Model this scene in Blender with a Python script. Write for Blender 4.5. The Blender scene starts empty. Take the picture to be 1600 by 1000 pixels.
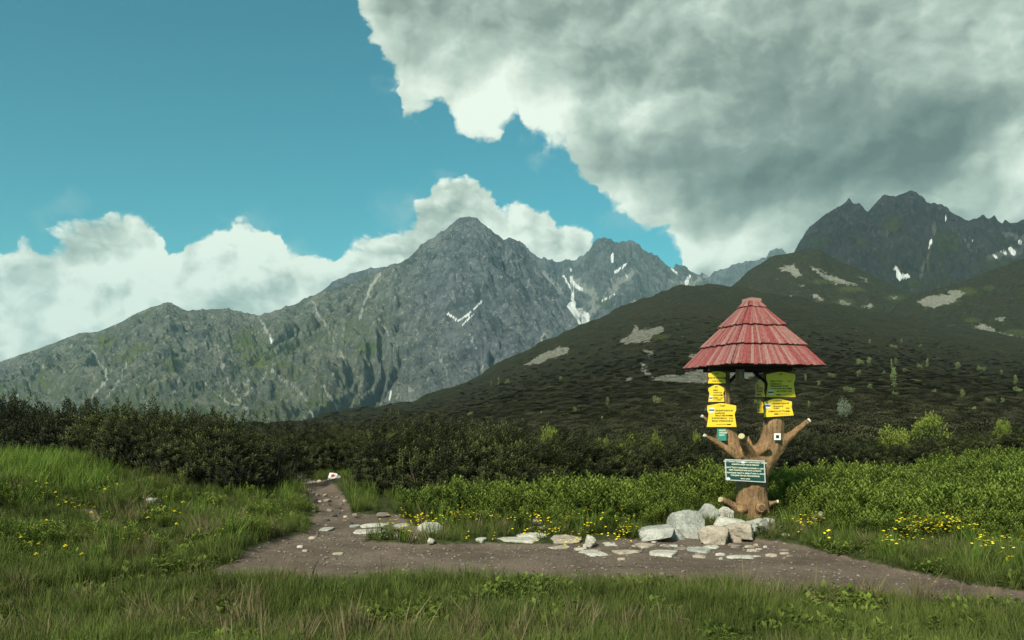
import bpy, bmesh, math, random
import numpy as np
from mathutils import Vector, Matrix, Euler
R = math.radians
random.seed(7)
rng = np.random.default_rng(11)
scene = bpy.context.scene
COL = scene.collection

# ------------------------------------------------------------------ camera
F, HZ, EYE = 1400.0, 646.0, 1.7          # focal length in px of a 1600 px wide frame, horizon row, eye height
cam_d = bpy.data.cameras.new('camera')
cam = bpy.data.objects.new('camera', cam_d)
COL.objects.link(cam)
cam.location = (0, 0, EYE)
cam.rotation_euler = (R(90), 0, 0)
cam_d.sensor_width = 36.0
cam_d.lens = 36.0 * F / 1600.0
cam_d.shift_y = (HZ - 500.0) / 1600.0
cam_d.clip_start = 0.1
cam_d.clip_end = 60000
scene.camera = cam

# ------------------------------------------------------------------ light and exposure
SUN_AZ, SUN_EL = -151.0, 37.0             # degrees; azimuth from +Y towards +X, light from the left and a little behind us
az_, el_ = R(SUN_AZ), R(SUN_EL)
sun_dir = Vector((math.sin(az_) * math.cos(el_), math.cos(az_) * math.cos(el_), math.sin(el_)))
SUN_STRENGTH, SUN_ANGLE = 5.0, 7.0
HAZE = 5.4e-5
sun_d = bpy.data.lights.new('sun', 'SUN')
sun_d.energy = SUN_STRENGTH
sun_d.angle = R(SUN_ANGLE)
sun_d.color = (1.0, 0.93, 0.79)
sun = bpy.data.objects.new('sun', sun_d)
COL.objects.link(sun)
sun.location = (0, 0, 60)
sun.rotation_euler = sun_dir.to_track_quat('Z', 'Y').to_euler()
scene.view_settings.view_transform = 'Standard'
scene.view_settings.look = 'None'
scene.view_settings.exposure = 0.60
scene.view_settings.gamma = 1.0
scene.view_settings.use_curve_mapping = False
scene.cycles.max_bounces = 5
scene.cycles.diffuse_bounces = 3
scene.cycles.glossy_bounces = 2
scene.cycles.transmission_bounces = 2
scene.cycles.volume_bounces = 0
scene.cycles.transparent_max_bounces = 6
scene.cycles.use_denoising = True

# ------------------------------------------------------------------ world: sky with cumulus
world = bpy.data.worlds.new('World')
scene.world = world
world.use_nodes = True

class NB:
    """small node-building helper"""
    def __init__(s, tree):
        s.t = tree; s.n = tree.nodes; s.l = tree.links
    def sock(s, node_in, v):
        if v is None: return
        if isinstance(v, bpy.types.NodeSocket): s.l.new(v, node_in)
        else:
            try: node_in.default_value = v
            except Exception:
                node_in.default_value = (v, v, v) if not hasattr(v, '__len__') else tuple(v) + (1,)
    def math(s, op, a, b=None, c=None, clamp=False):
        n = s.n.new('ShaderNodeMath'); n.operation = op; n.use_clamp = clamp
        s.sock(n.inputs[0], a); s.sock(n.inputs[1], b)
        if c is not None: s.sock(n.inputs[2], c)
        return n.outputs[0]
    def vmath(s, op, a, b=None, scale=None):
        n = s.n.new('ShaderNodeVectorMath'); n.operation = op
        s.sock(n.inputs[0], a); s.sock(n.inputs[1], b)
        if scale is not None: s.sock(n.inputs['Scale'], scale)
        return n.outputs['Value'] if op in ('LENGTH', 'DOT_PRODUCT') else n.outputs[0]
    def noise(s, vec, scale, detail=4, rough=0.5, dist=0.0, color=False, dim='3D', lac=2.0):
        n = s.n.new('ShaderNodeTexNoise'); n.noise_dimensions = dim
        if vec is not None: s.l.new(vec, n.inputs['Vector'])
        s.sock(n.inputs['Scale'], scale); n.inputs['Detail'].default_value = detail
        n.inputs['Roughness'].default_value = rough; n.inputs['Distortion'].default_value = dist
        n.inputs['Lacunarity'].default_value = lac
        return n.outputs['Color' if color else 'Fac']
    def voro(s, vec, scale, feature='F1', detail=0, rough=0.5, smooth=0.5, out='Distance', rnd=1.0):
        n = s.n.new('ShaderNodeTexVoronoi'); n.feature = feature
        if vec is not None: s.l.new(vec, n.inputs['Vector'])
        s.sock(n.inputs['Scale'], scale)
        n.inputs['Randomness'].default_value = rnd
        if 'Detail' in n.inputs:
            n.inputs['Detail'].default_value = detail; n.inputs['Roughness'].default_value = rough
        if feature == 'SMOOTH_F1': n.inputs['Smoothness'].default_value = smooth
        return n.outputs[out]
    def maprange(s, v, a, b, c=0.0, d=1.0, smooth=False):
        n = s.n.new('ShaderNodeMapRange'); n.clamp = True
        if smooth: n.interpolation_type = 'SMOOTHSTEP'
        s.sock(n.inputs[0], v)
        for i, x in enumerate((a, b, c, d)): s.sock(n.inputs[i + 1], x)
        return n.outputs[0]
    def mix(s, fac, a, b, blend='MIX'):
        n = s.n.new('ShaderNodeMix'); n.data_type = 'RGBA'; n.blend_type = blend
        s.sock(n.inputs[0], fac)
        for i, x in ((6, a), (7, b)):
            if isinstance(x, bpy.types.NodeSocket): s.l.new(x, n.inputs[i])
            else: n.inputs[i].default_value = tuple(x) + ((1,) if len(x) == 3 else ())
        return n.outputs[2]
    def curve(s, v, pts):
        n = s.n.new('ShaderNodeFloatCurve')
        s.sock(n.inputs['Value'], v)
        c = n.mapping.curves[0]
        n.mapping.use_clip = False
        c.points[0].location = pts[0]; c.points[1].location = pts[-1]
        for p in pts[1:-1]: c.points.new(*p)
        for p in c.points: p.handle_type = 'AUTO_CLAMPED'
        n.mapping.update()
        return n.outputs[0]
    def sep(s, v):
        n = s.n.new('ShaderNodeSeparateXYZ'); s.l.new(v, n.inputs[0]); return n.outputs
    def comb(s, x, y, z):
        n = s.n.new('ShaderNodeCombineXYZ')
        for i, q in enumerate((x, y, z)): s.sock(n.inputs[i], q)
        return n.outputs[0]

def build_world():
    nt = world.node_tree; nt.nodes.clear(); b = NB(nt)
    out = b.n.new('ShaderNodeOutputWorld'); bg = b.n.new('ShaderNodeBackground')
    b.l.new(bg.outputs[0], out.inputs['Surface'])
    tc = b.n.new('ShaderNodeTexCoord')
    d = tc.outputs['Generated']
    x, y, z = b.sep(d)
    az = b.math('ARCTAN2', x, y)
    hyp = b.math('SQRT', b.math('ADD', b.math('MULTIPLY', x, x), b.math('MULTIPLY', y, y)))
    te = b.math('DIVIDE', z, b.math('MAXIMUM', hyp, 0.02))
    # chart in which the clouds live: azimuth, tangent of elevation
    q0 = b.comb(az, b.math('MULTIPLY', te, 1.15), 0.0)
    w1 = b.vmath('SCALE', b.vmath('SUBTRACT', b.noise(q0, 9.0, 5, 0.55, color=True), (0.5, 0.5, 0.5)), scale=0.055)
    q = b.vmath('ADD', q0, w1)
    w2 = b.vmath('SCALE', b.vmath('SUBTRACT', b.noise(q0, 42.0, 4, 0.6, color=True), (0.5, 0.5, 0.5)), scale=0.016)
    qq = b.vmath('ADD', q, w2)
    qx, qy, _ = b.sep(qq)
    u = b.math('ADD', b.math('MULTIPLY', qx, 1 / 1.6), 0.5)
    v = b.math('DIVIDE', qy, 1.15)
    def C(pts):
        o = []
        for px, py in pts:
            a = math.atan((px - 800) / F); t = (HZ - py) / F * math.cos(a)
            o.append((a / 1.6 + 0.5, t))
        return o
    topA = b.curve(u, [(0.0, 0.13), (0.18, 0.16)] + C([(-60, 405), (0, 402), (28, 378), (80, 374), (140, 347), (205, 332), (240, 338), (262, 378),
        (277, 392), (292, 352), (335, 337), (385, 342), (440, 352), (458, 388), (480, 396), (528, 388), (545, 368),
        (600, 350), (642, 334), (660, 300), (688, 274), (722, 268), (758, 280), (775, 308), (812, 322), (846, 320),
        (868, 342), (915, 358), (940, 392), (985, 460), (1100, 560)]) + [(1.0, 0.02)])
    botB = b.curve(u, [(0.0, 0.95), (0.24, 0.80)] + C([(400, -150), (540, 20), (597, 126), (628, 165), (634, 196), (676, 190), (708, 226),
        (735, 236), (765, 218), (800, 214), (833, 242), (862, 238), (888, 264), (900, 300), (922, 332), (935, 356),
        (982, 360), (1003, 384), (1052, 398), (1080, 470), (1150, 640)]) + [(0.85, -0.1), (1.0, -0.05)])
    puff = b.math('SUBTRACT', 1.0, b.voro(qq, 17.0, 'F1', 3.0, 0.5))
    off = (-0.010, 0.012, 0)
    puff2 = b.math('SUBTRACT', 1.0, b.voro(b.vmath('ADD', qq, off), 17.0, 'F1', 3.0, 0.5))
    fb = b.noise(q, 9.0, 9, 0.56)
    fb2 = b.noise(b.vmath('ADD', q, (-0.018, 0.026, 0)), 9.0, 7, 0.54)
    lowf = b.noise(q, 4.0, 5, 0.5)
    edge = b.math('ADD', b.math('MULTIPLY', b.math('SUBTRACT', puff, 0.55), 0.030), b.math('MULTIPLY', b.math('SUBTRACT', fb, 0.5), 0.045))
    sA = b.math('ADD', b.math('SUBTRACT', topA, v), b.math('ADD', edge, 0.011))
    sB = b.math('ADD', b.math('SUBTRACT', v, botB), b.math('ADD', edge, -0.002))
    mA = b.maprange(sA, -0.001, 0.007, smooth=True)
    mB = b.maprange(sB, -0.002, 0.010, smooth=True)
    # thin wisps off the edges
    wisp = b.math('MULTIPLY', b.maprange(fb, 0.52, 0.72), b.math('MAXIMUM', b.maprange(sA, -0.035, 0.0), b.maprange(sB, -0.03, 0.0)))
    # relief shading: difference towards the light
    dl = b.math('ADD', b.math('MULTIPLY', b.math('SUBTRACT', puff, puff2), 0.95), b.math('MULTIPLY', b.math('SUBTRACT', fb, fb2), 2.4))
    # bank A
    grA = b.maprange(sA, 0.0, 0.17, 1.0, 0.70)
    lA = b.math('ADD', b.math('MULTIPLY', grA, b.math('ADD', 0.86, b.math('MULTIPLY', b.math('SUBTRACT', lowf, 0.45), 1.1))), b.math('MULTIPLY', dl, 0.55), clamp=True)
    # deck B
    def blob(px, py, rx, ry, amp):
        a = math.atan((px - 800) / F); t = (HZ - py) / F * math.cos(a)
        dv = b.vmath('MULTIPLY', b.vmath('SUBTRACT', q, (a, t * 1.15, 0)), (F / rx, F / ry / 1.15, 0))
        return b.math('MULTIPLY', b.maprange(b.vmath('LENGTH', dv), 0.0, 1.0, 1.0, 0.0, smooth=True), amp)
    tot = b.math('MULTIPLY', b.maprange(sB, 0.0, 0.10, 1.0, 0.0, smooth=True), 0.30)
    for a in ((1440, 210, 230, 100, -0.42), (1230, 275, 300, 80, -0.34), (940, 255, 150, 70, -0.22), (1240, 170, 170, 60, -0.12),
              (760, 160, 190, 75, 0.24), (1010, 170, 190, 70, 0.20), (1590, 250, 120, 90, 0.34), (1000, 390, 260, 50, 0.16), (1300, 230, 90, 40, 0.10),
              (1130, 390, 220, 42, 0.28), (1540, 160, 90, 50, -0.22), (1320, 150, 130, 40, -0.10), (400, 420, 80, 60, -0.0)):
        tot = b.math('ADD', tot, blob(*a))
    lB = b.math('ADD', b.math('ADD', 0.52, tot), b.math('ADD', b.math('MULTIPLY', b.math('SUBTRACT', lowf, 0.5), 1.05), b.math('MULTIPLY', dl, 0.30)), clamp=True)
    # cloud radiance ramp
    def ramp(l):
        r = b.n.new('ShaderNodeValToRGB'); b.l.new(l, r.inputs[0])
        e = r.color_ramp.elements
        e[0].position = 0.0; e[0].color = (0.105, 0.145, 0.125, 1)
        e[1].position = 1.0; e[1].color = (0.78, 0.86, 0.74, 1)
        m = e.new(0.35); m.color = (0.215, 0.275, 0.235, 1)
        m = e.new(0.65); m.color = (0.42, 0.51, 0.43, 1)
        return r.outputs[0]
    sky = b.n.new('ShaderNodeTexSky'); sky.sky_type = 'NISHITA'
    sky.sun_disc = False
    sky.sun_elevation = R(SUN_EL); sky.sun_rotation = R(SUN_AZ) % (2 * math.pi)
    sky.altitude = 1600; sky.air_density = 1.0; sky.dust_density = 1.2; sky.ozone_density = 1.0
    skyc = b.mix(1.0, sky.outputs[0], SKY_TINT, 'MULTIPLY')
    skyc = b.vmath('SCALE', skyc, scale=SKY_STRENGTH)
    c = b.mix(b.math('MULTIPLY', wisp, 0.55), skyc, (0.50, 0.62, 0.56))
    c = b.mix(mB, c, ramp(lB))
    c = b.mix(mA, c, ramp(lA))
    b.l.new(c, bg.inputs['Color']); bg.inputs['Strength'].default_value = 0.80
SKY_STRENGTH = 0.102
SKY_TINT = (0.27, 0.93, 0.75)
build_world()
world.cycles.sampling_method = 'MANUAL'
world.cycles.sample_map_resolution = 512
try: world.cycles_visibility
except Exception: pass

# ------------------------------------------------------------------ helpers
def P(px, py, Y):
    return Vector(((px - 800) / F * Y, Y, EYE + (HZ - py) / F * Y))

_perm = np.random.default_rng(3).permutation(256)
_perm = np.concatenate([_perm, _perm])
_grad = np.array([[math.cos(a), math.sin(a)] for a in np.linspace(0, 2 * math.pi, 16, endpoint=False)])
def perlin(x, y, seed=0):
    x = np.asarray(x, float) + seed * 17.31; y = np.asarray(y, float) + seed * 9.17
    xi = np.floor(x).astype(int); yi = np.floor(y).astype(int)
    xf = x - xi; yf = y - yi
    u = xf**3 * (xf * (xf * 6 - 15) + 10); v = yf**3 * (yf * (yf * 6 - 15) + 10)
    def g(ix, iy, dx, dy):
        h = _perm[(_perm[ix & 255] + iy) & 255] & 15
        return _grad[h, 0] * dx + _grad[h, 1] * dy
    a = g(xi, yi, xf, yf); b = g(xi + 1, yi, xf - 1, yf)
    c = g(xi, yi + 1, xf, yf - 1); d = g(xi + 1, yi + 1, xf - 1, yf - 1)
    return ((a + u * (b - a)) + v * ((c + u * (d - c)) - (a + u * (b - a)))) * 1.5
def fbm(x, y, oct=5, seed=0, gain=0.5):
    s = 0; a = 1.0; f = 1.0; t = 0
    for i in range(oct):
        s = s + a * perlin(x * f, y * f, seed + i); t += a; a *= gain; f *= 2.03
    return s / t
def ridged(x, y, oct=6, seed=0, gain=0.5):
    s = 0; a = 1.0; f = 1.0; w = 1.0; t = 0
    for i in range(oct):
        n = 1 - np.abs(perlin(x * f, y * f, seed + i)) * 1.6
        n = np.clip(n, 0, 1) ** 2 * w
        s = s + a * n; t += a; w = np.clip(n * 1.8, 0.25, 1); a *= gain; f *= 2.05
    return s / t
def sstep(a, b, x):
    t = np.clip((x - a) / (b - a), 0, 1); return t * t * (3 - 2 * t)

def tag(o, label=None, cat=None, group=None, kind=None):
    if label: o['label'] = label
    if cat: o['category'] = cat
    if group: o['group'] = group
    if kind: o['kind'] = kind
    return o
def mesh_np(name, V, Fa, mat=None, parent=None, attrs=None, smooth=True, loc=None):
    """mesh object from numpy vertices and quad/tri index array"""
    me = bpy.data.meshes.new(name)
    V = np.asarray(V, np.float32); Fa = np.asarray(Fa, np.int32)
    k = Fa.shape[1]
    me.vertices.add(len(V)); me.vertices.foreach_set('co', V.ravel())
    me.loops.add(Fa.size); me.loops.foreach_set('vertex_index', Fa.ravel())
    me.polygons.add(len(Fa)); me.polygons.foreach_set('loop_start', np.arange(0, Fa.size, k, dtype=np.int32))
    me.update(calc_edges=True)
    if smooth: me.polygons.foreach_set('use_smooth', np.ones(len(Fa), bool))
    for n, a in (attrs or {}).items():
        a = np.asarray(a, np.float32)
        if a.ndim == 1:
            at = me.attributes.new(n, 'FLOAT', 'POINT'); at.data.foreach_set('value', a)
        else:
            at = me.attributes.new(n, 'FLOAT_VECTOR', 'POINT'); at.data.foreach_set('vector', a.ravel())
    me.validate()
    if mat: me.materials.append(mat)
    o = bpy.data.objects.new(name, me); COL.objects.link(o)
    if loc is not None: o.location = loc
    if parent: o.parent = parent
    return o
def grid_faces(nr, nc):
    i = np.arange(nr * nc).reshape(nr, nc)
    return np.stack([i[:-1, :-1], i[:-1, 1:], i[1:, 1:], i[1:, :-1]], -1).reshape(-1, 4)

def new_mat(name, rough=0.9, spec=0.2):
    m = bpy.data.materials.new(name); m.use_nodes = True
    b = NB(m.node_tree); bs = m.node_tree.nodes['Principled BSDF']
    bs.inputs['Roughness'].default_value = rough
    bs.inputs['Specular IOR Level'].default_value = spec
    return m, b, bs
def attr(b, name):
    n = b.n.new('ShaderNodeAttribute'); n.attribute_name = name; return n.outputs['Fac']
def bump(b, bs, h, strength, dist):
    n = b.n.new('ShaderNodeBump'); n.inputs['Strength'].default_value = strength; n.inputs['Distance'].default_value = dist
    b.l.new(h, n.inputs['Height']); b.l.new(n.outputs[0], bs.inputs['Normal'])

# ------------------------------------------------------------------ mountains
def erode(Z, dx, dy, iters, K, m=0.5):
    """running water cuts a height grid down (stream power law); top and bottom rows stay where they are"""
    nr, nc = Z.shape; N = nr * nc; Z = Z.copy()
    offs = [(a, b) for a in (-1, 0, 1) for b in (-1, 0, 1) if a or b]
    dist = np.array([math.hypot(a * dy, b * dx) for a, b in offs])
    idx = np.arange(N).reshape(nr, nc)
    for it in range(iters):
        Pd = np.pad(Z, 1, constant_values=1e9)
        sl = np.stack([(Z - Pd[1 + a:1 + a + nr, 1 + b:1 + b + nc]) / d for (a, b), d in zip(offs, dist)])
        k = sl.argmax(0); ok = sl.max(0) > 0
        oa = np.array([a * nc + b for a, b in offs])
        rec = np.where(ok, idx + oa[k], idx).ravel(); dd = dist[k].ravel()
        order = np.argsort(Z.ravel(), kind='stable')
        A = [dx * dy] * N; rl = rec.tolist(); ol = order.tolist()
        for i in reversed(ol):
            j = rl[i]
            if j != i: A[j] += A[i]
        An = np.array(A)
        f = (K * An ** m * 10. / dd * (rec != np.arange(N)) / 10.).tolist()
        z = Z.ravel().tolist()
        for i in ol:
            q = f[i]
            if q: z[i] = (z[i] + q * z[rl[i]]) / (1 + q)
        Zn = np.array(z).reshape(nr, nc); Zn[0] = Z[0]; Zn[-1] = np.minimum(Zn[-1], Z[-1])
        P2 = np.pad(Zn, 1, mode='edge')
        sm = (P2[:-2, 1:-1] + P2[2:, 1:-1] + P2[1:-1, :-2] + P2[1:-1, 2:]) / 4
        Zn = Zn + 0.06 * (sm - Zn); Zn[0] = Z[0]; Z = Zn
    return Z, An.reshape(nr, nc)

def seg_dist(px, py, pts):
    d = np.full(np.shape(px), 1e9)
    for (x0, y0), (x1, y1) in zip(pts[:-1], pts[1:]):
        vx, vy = x1 - x0, y1 - y0; L = vx * vx + vy * vy + 1e-9
        t = np.clip(((px - x0) * vx + (py - y0) * vy) / L, 0, 1)
        d = np.minimum(d, np.hypot(px - x0 - t * vx, py - y0 - t * vy))
    return d

def rock_material(name, rock_a, rock_b, grass_c, scree_c, scale):
    m, b, bs = new_mat(name, 0.95, 0.1)
    geo = b.n.new('ShaderNodeNewGeometry'); pos = geo.outputs['Position']
    n1 = b.noise(pos, 0.012 * scale, 8, 0.65)
    n2 = b.noise(pos, 0.045 * scale, 7, 0.75)
    st = b.noise(b.vmath('MULTIPLY', pos, (1.0, 0.6, 0.7)), 0.07 * scale, 7, 0.78, 0.8)
    c = b.mix(b.maprange(n1, 0.38, 0.62), rock_a, rock_b)
    c = b.mix(b.math('MULTIPLY', b.maprange(n2, 0.49, 0.62), 0.7), c, [v * 0.30 for v in rock_a])
    c = b.mix(b.math('MULTIPLY', b.maprange(st, 0.54, 0.65), 0.65), c, scree_c)
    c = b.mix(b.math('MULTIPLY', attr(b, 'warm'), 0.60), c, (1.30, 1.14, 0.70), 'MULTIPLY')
    g = b.maprange(b.math('ADD', attr(b, 'grass'), b.math('MULTIPLY', b.math('SUBTRACT', n2, 0.5), 2.4)), 0.30, 0.85)
    gc = b.mix(b.maprange(n1, 0.4, 0.65), grass_c, [v * q for v, q in zip(grass_c, (0.45, 0.55, 0.7))])
    c = b.mix(g, c, gc)
    s = b.maprange(b.math('ADD', attr(b, 'scree'), b.math('MULTIPLY', b.math('SUBTRACT', n2, 0.5), 2.6)), 0.4, 0.9)
    c = b.mix(b.math('MULTIPLY', s, 0.8), c, scree_c)
    sn = b.maprange(b.math('ADD', attr(b, 'snow'), b.math('MULTIPLY', b.math('SUBTRACT', n2, 0.5), 0.6)), 0.45, 0.6)
    c = b.mix(sn, c, (0.80, 0.84, 0.82))
    b.l.new(c, bs.inputs['Base Color'])
    bump(b, bs, b.noise(pos, 0.06 * scale, 9, 0.78), 1.0, 26.0 / scale)
    return m

def mountain(name, crest, Y0, D, base_py, mat, seed, cell=420., amp=110., jag=7., step=1.3, rows=230, prof_p=1.25,
             wob=120., back=500., smooth_x=None, snow=(), scree=(), green=(), grass_lo=0.0, rock_hi=0.0, aniso=2.3, extra=None, warm=0.0, erows=150, eiters=34, ek=.024):
    c = np.array(crest, float)
    px = np.arange(c[0, 0], c[-1, 0] + .1, step)
    cy = np.interp(px, c[:, 0], c[:, 1])
    Yc = Y0 + wob * fbm(px / 170., px * 0 + seed, 3, seed)
    # rock teeth along the crest
    xw = (px - 800) / F * Yc
    te = (HZ - cy) / F
    jg = (ridged(xw / 70., xw * 0 + 0.37 * seed, 4, seed + 5, 0.6) - 0.42) * jag * 2
    if smooth_x is not None:   # (px0, px1) rounded grassy stretch: few teeth
        jg *= 1 - 0.75 * sstep(smooth_x[1], smooth_x[0], px)
    zc = EYE + te * Yc + jg
    s = np.concatenate([[-1.0, -0.55, -0.25, -0.08], np.linspace(0, 1, rows) ** 1.15])[:, None]
    S = np.broadcast_to(s, (len(s), len(px)))
    Yg = Yc[None] - S * D
    back_m = S < 0
    Yg = np.where(back_m, Yc[None] - S * back, Yg)
    Xg = (px[None] - 800) / F * Yg
    zb = EYE + (HZ - base_py) / F * (Yc - D)
    Sc = np.clip(S, 0, 1)
    low = fbm(Xg / (cell * 2.3), Yg / (cell * 3.2), 3, seed + 30)
    # the face: a smooth fall with broad spurs, then carved by running water on a coarser grid
    cs_ = 3; R_ = erows; pc = px[::cs_]; Sl = np.linspace(0, 1, R_)[:, None]
    Yl = Yc[None, ::cs_] - Sl * D; Xl = (pc[None] - 800) / F * Yl
    zcl = np.interp(pc, px, np.convolve(np.pad(zc, 3, mode='edge'), np.ones(7) / 7, 'valid')); zbl = zb[::cs_]
    Zl = zbl[None] + (zcl - zbl)[None] * (1 - Sl) ** prof_p
    wl = fbm(Xl / cell * .8, Yl / cell * .6, 3, seed + 9) * cell * 0.6
    dl_ = (Y0 - Yl) * 0.75
    l2 = fbm(Xl / (cell * 2.2) + 7, Yl / (cell * 6.), 2, seed + 33)
    sp = ridged((Xl + wl + dl_ * np.clip(6 * l2, -1.1, 1.1)) / (cell * 1.25), Yl / (cell * 3.2), 4, seed, 0.5)
    Zl = Zl + (sp - .45) * amp * 1.05 * sstep(0, .3, Sl) * (1 - .4 * sstep(.8, 1, Sl)) + fbm(Xl / 60., Yl / 60., 5, seed + 80, .6) * amp * .22 * sstep(0, .06, Sl)
    Zl, Al = erode(Zl, float(np.mean(np.abs(np.diff(Xl, axis=1)))), D / (R_ - 1), eiters, ek)
    ri = Sc * (R_ - 1); r0 = np.minimum(ri.astype(int), R_ - 2); fr = ri - r0
    cx_ = np.arange(len(px)) / cs_; c0_ = np.minimum(cx_.astype(int), len(pc) - 2); fc = (cx_ - c0_)[None]
    def up(M): return (M[r0, c0_[None]] * (1 - fr) + M[r0 + 1, c0_[None]] * fr) * (1 - fc) + (M[r0, c0_[None] + 1] * (1 - fr) + M[r0 + 1, c0_[None] + 1] * fr) * fc
    lA = up(np.log10(Al))
    Z = up(Zl) + (zc - np.interp(px, pc, zcl))[None] * sstep(.12, 0, Sc)
    win = sstep(0.0, 0.05, Sc)
    fine = ridged(Xg / 46., Yg / 60., 5, seed + 50, 0.62)
    Z = Z + (fine - 0.35) * jag * 3.4 * win + fbm(Xg / 14., Yg / 16., 3, seed + 70, .6) * jag * 0.9 * sstep(0.0, 0.03, Sc)
    rd = 1 - sstep(2.3, 4.6, lA); gul = sstep(3.0, 3.6, lA + .5 * fbm(Xg / 60., Yg / 60., 3, seed + 63)) * sstep(.02, .12, Sc)
    # never above the line of sight to the crest (this is what makes the crest the skyline)
    tan_c = ((zc - EYE) / Yc)[None]
    lim = EYE + (tan_c - 0.0012 - 0.06 * Sc ** 1.6 * 0.2) * Yg
    over = Z - lim
    Z = np.where((over > 0) & (S > 0), lim - 0.15 * over, Z)
    Z = np.where(back_m, zc[None] + S * back * 0.75, Z)
    PY = HZ - (Z - EYE) / Yg * F
    PX = np.broadcast_to(px[None], PY.shape)
    ny = (PY - cy[None]) / np.maximum(base_py - cy[None], 20)
    grass = np.clip(grass_lo + 0.10 + sstep(3.6, 2.4, np.abs(lA - 3.0) + 2.4) * .35 + 0.40 * ny + low * 0.6 - .15 * gul, 0, 1)
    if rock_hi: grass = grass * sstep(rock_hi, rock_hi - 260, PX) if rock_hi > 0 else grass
    sc = np.zeros_like(PY)
    sc = np.maximum(sc, gul * (.72 + .8 * low))
    WX = PX + 7 * fbm(PX / 13., PY / 13., 4, 88, .6); WY = PY + 5 * fbm(PX / 13. + 9, PY / 13., 4, 89, .6)
    for pts, w in scree:
        wv = w * (0.8 + 1.6 * fbm(PX / 9., PY / 9., 3, 5))
        sc = np.maximum(sc, 1.0 * sstep(1.7, 0.2, seg_dist(WX, WY, pts) / np.maximum(wv, .3)))
    sn = np.zeros_like(PY)
    for pts, w in snow:
        wv = w * (1 + 0.7 * fbm(PX / 9., PY / 9., 2, 8))
        sn = np.maximum(sn, sstep(1.3, 0.6, seg_dist(PX * .6 + WX * .4, PY * .6 + WY * .4, pts) / np.maximum(wv, .3)))
    GN = 1.6 * fbm(PX / 11. + PY / 16., PY / 9. - PX / 18., 4, 77, .6) + .15
    for (gx, gy, rx_, ry_) in green:
        grass = np.maximum(grass, sstep(1.2, 0.5, np.hypot((PX - gx) / rx_, (PY - gy) / ry_) + GN) * 1.0)
        sc = sc * (1 - 0.6 * sstep(1.2, 0.5, np.hypot((PX - gx) / rx_, (PY - gy) / ry_) + GN))
    V = np.stack([Xg, Yg, Z], -1).reshape(-1, 3)
    o = mesh_np(name, V, grid_faces(*Xg.shape)[:, ::-1], mat, attrs={'grass': grass.ravel(), 'scree': sc.ravel(), 'snow': sn.ravel(), 'warm': (sstep(760, 520, PX + 60 * low) * (warm)).ravel()})  # warm tint fades out before the peak, left bluish for its cloud shade
    tag(o, kind='structure')
    return o

m_left = rock_material('green_rock_slope', (0.060, 0.080, 0.090), (0.150, 0.174, 0.180), (0.120, 0.145, 0.036), (0.44, 0.45, 0.40), 1.0)  # bluish rock tint also stands in for cloud shade and haze on the peak
m_far = rock_material('blue_grey_rock', (0.055, 0.068, 0.072), (0.13, 0.15, 0.15), (0.09, 0.115, 0.06), (0.30, 0.31, 0.28), 0.8)
m_right = rock_material('cloud_shaded_rock', (0.022, 0.023, 0.023), (0.046, 0.048, 0.046), (0.050, 0.058, 0.020), (0.13, 0.132, 0.12), 1.4)  # colours lowered to paint in the cloud shadow on the right massif

crest_left = [(-260, 640), (-120, 600), (0, 565), (60, 545), (125, 520), (150, 519), (185, 505), (225, 484), (262, 472), (278, 478), (292, 486), (320, 484), (352, 481),
    (385, 490), (407, 492), (440, 482), (480, 466), (505, 455), (560, 437), (590, 424), (612, 412), (628, 411), (638, 402), (655, 385), (690, 362), (712, 346), (726, 338),
    (733, 337), (745, 342), (768, 361), (786, 375), (797, 370), (812, 379), (826, 398), (838, 415), (856, 436), (874, 460), (890, 484), (905, 508),
    (940, 545), (1000, 590), (1080, 640)]
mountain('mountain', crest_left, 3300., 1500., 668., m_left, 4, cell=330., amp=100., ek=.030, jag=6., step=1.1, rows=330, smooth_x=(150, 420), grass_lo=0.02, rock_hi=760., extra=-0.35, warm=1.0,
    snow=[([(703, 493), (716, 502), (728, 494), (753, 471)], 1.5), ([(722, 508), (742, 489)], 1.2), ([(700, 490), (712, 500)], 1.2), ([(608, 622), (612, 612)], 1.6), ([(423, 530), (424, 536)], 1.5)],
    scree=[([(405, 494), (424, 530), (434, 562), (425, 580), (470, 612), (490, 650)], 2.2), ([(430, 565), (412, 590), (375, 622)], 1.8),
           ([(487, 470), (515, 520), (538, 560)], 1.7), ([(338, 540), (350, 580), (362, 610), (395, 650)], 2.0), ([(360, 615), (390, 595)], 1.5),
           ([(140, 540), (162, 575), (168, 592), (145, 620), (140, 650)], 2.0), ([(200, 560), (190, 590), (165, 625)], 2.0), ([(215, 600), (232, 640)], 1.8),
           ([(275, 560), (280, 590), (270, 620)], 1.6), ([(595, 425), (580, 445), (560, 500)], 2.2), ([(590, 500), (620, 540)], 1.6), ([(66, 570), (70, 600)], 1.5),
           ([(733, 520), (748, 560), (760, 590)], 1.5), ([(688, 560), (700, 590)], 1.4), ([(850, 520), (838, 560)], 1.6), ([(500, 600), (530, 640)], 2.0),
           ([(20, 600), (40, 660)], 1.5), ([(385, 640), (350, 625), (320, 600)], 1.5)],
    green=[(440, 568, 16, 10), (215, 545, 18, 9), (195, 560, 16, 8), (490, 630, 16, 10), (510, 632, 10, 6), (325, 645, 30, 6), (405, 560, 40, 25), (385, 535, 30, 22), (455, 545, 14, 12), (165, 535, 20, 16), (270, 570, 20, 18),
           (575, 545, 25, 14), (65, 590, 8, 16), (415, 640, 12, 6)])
crest_b1 = [(430, 520), (470, 480), (495, 460), (515, 444), (530, 435), (555, 425), (575, 419), (603, 417), (640, 430), (700, 470)]
mountain('mountain', crest_b1, 4700., 900., 560., m_far, 9, cell=380., amp=70., jag=6., step=1.6, rows=90, aniso=2.0, grass_lo=-0.2)
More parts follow.
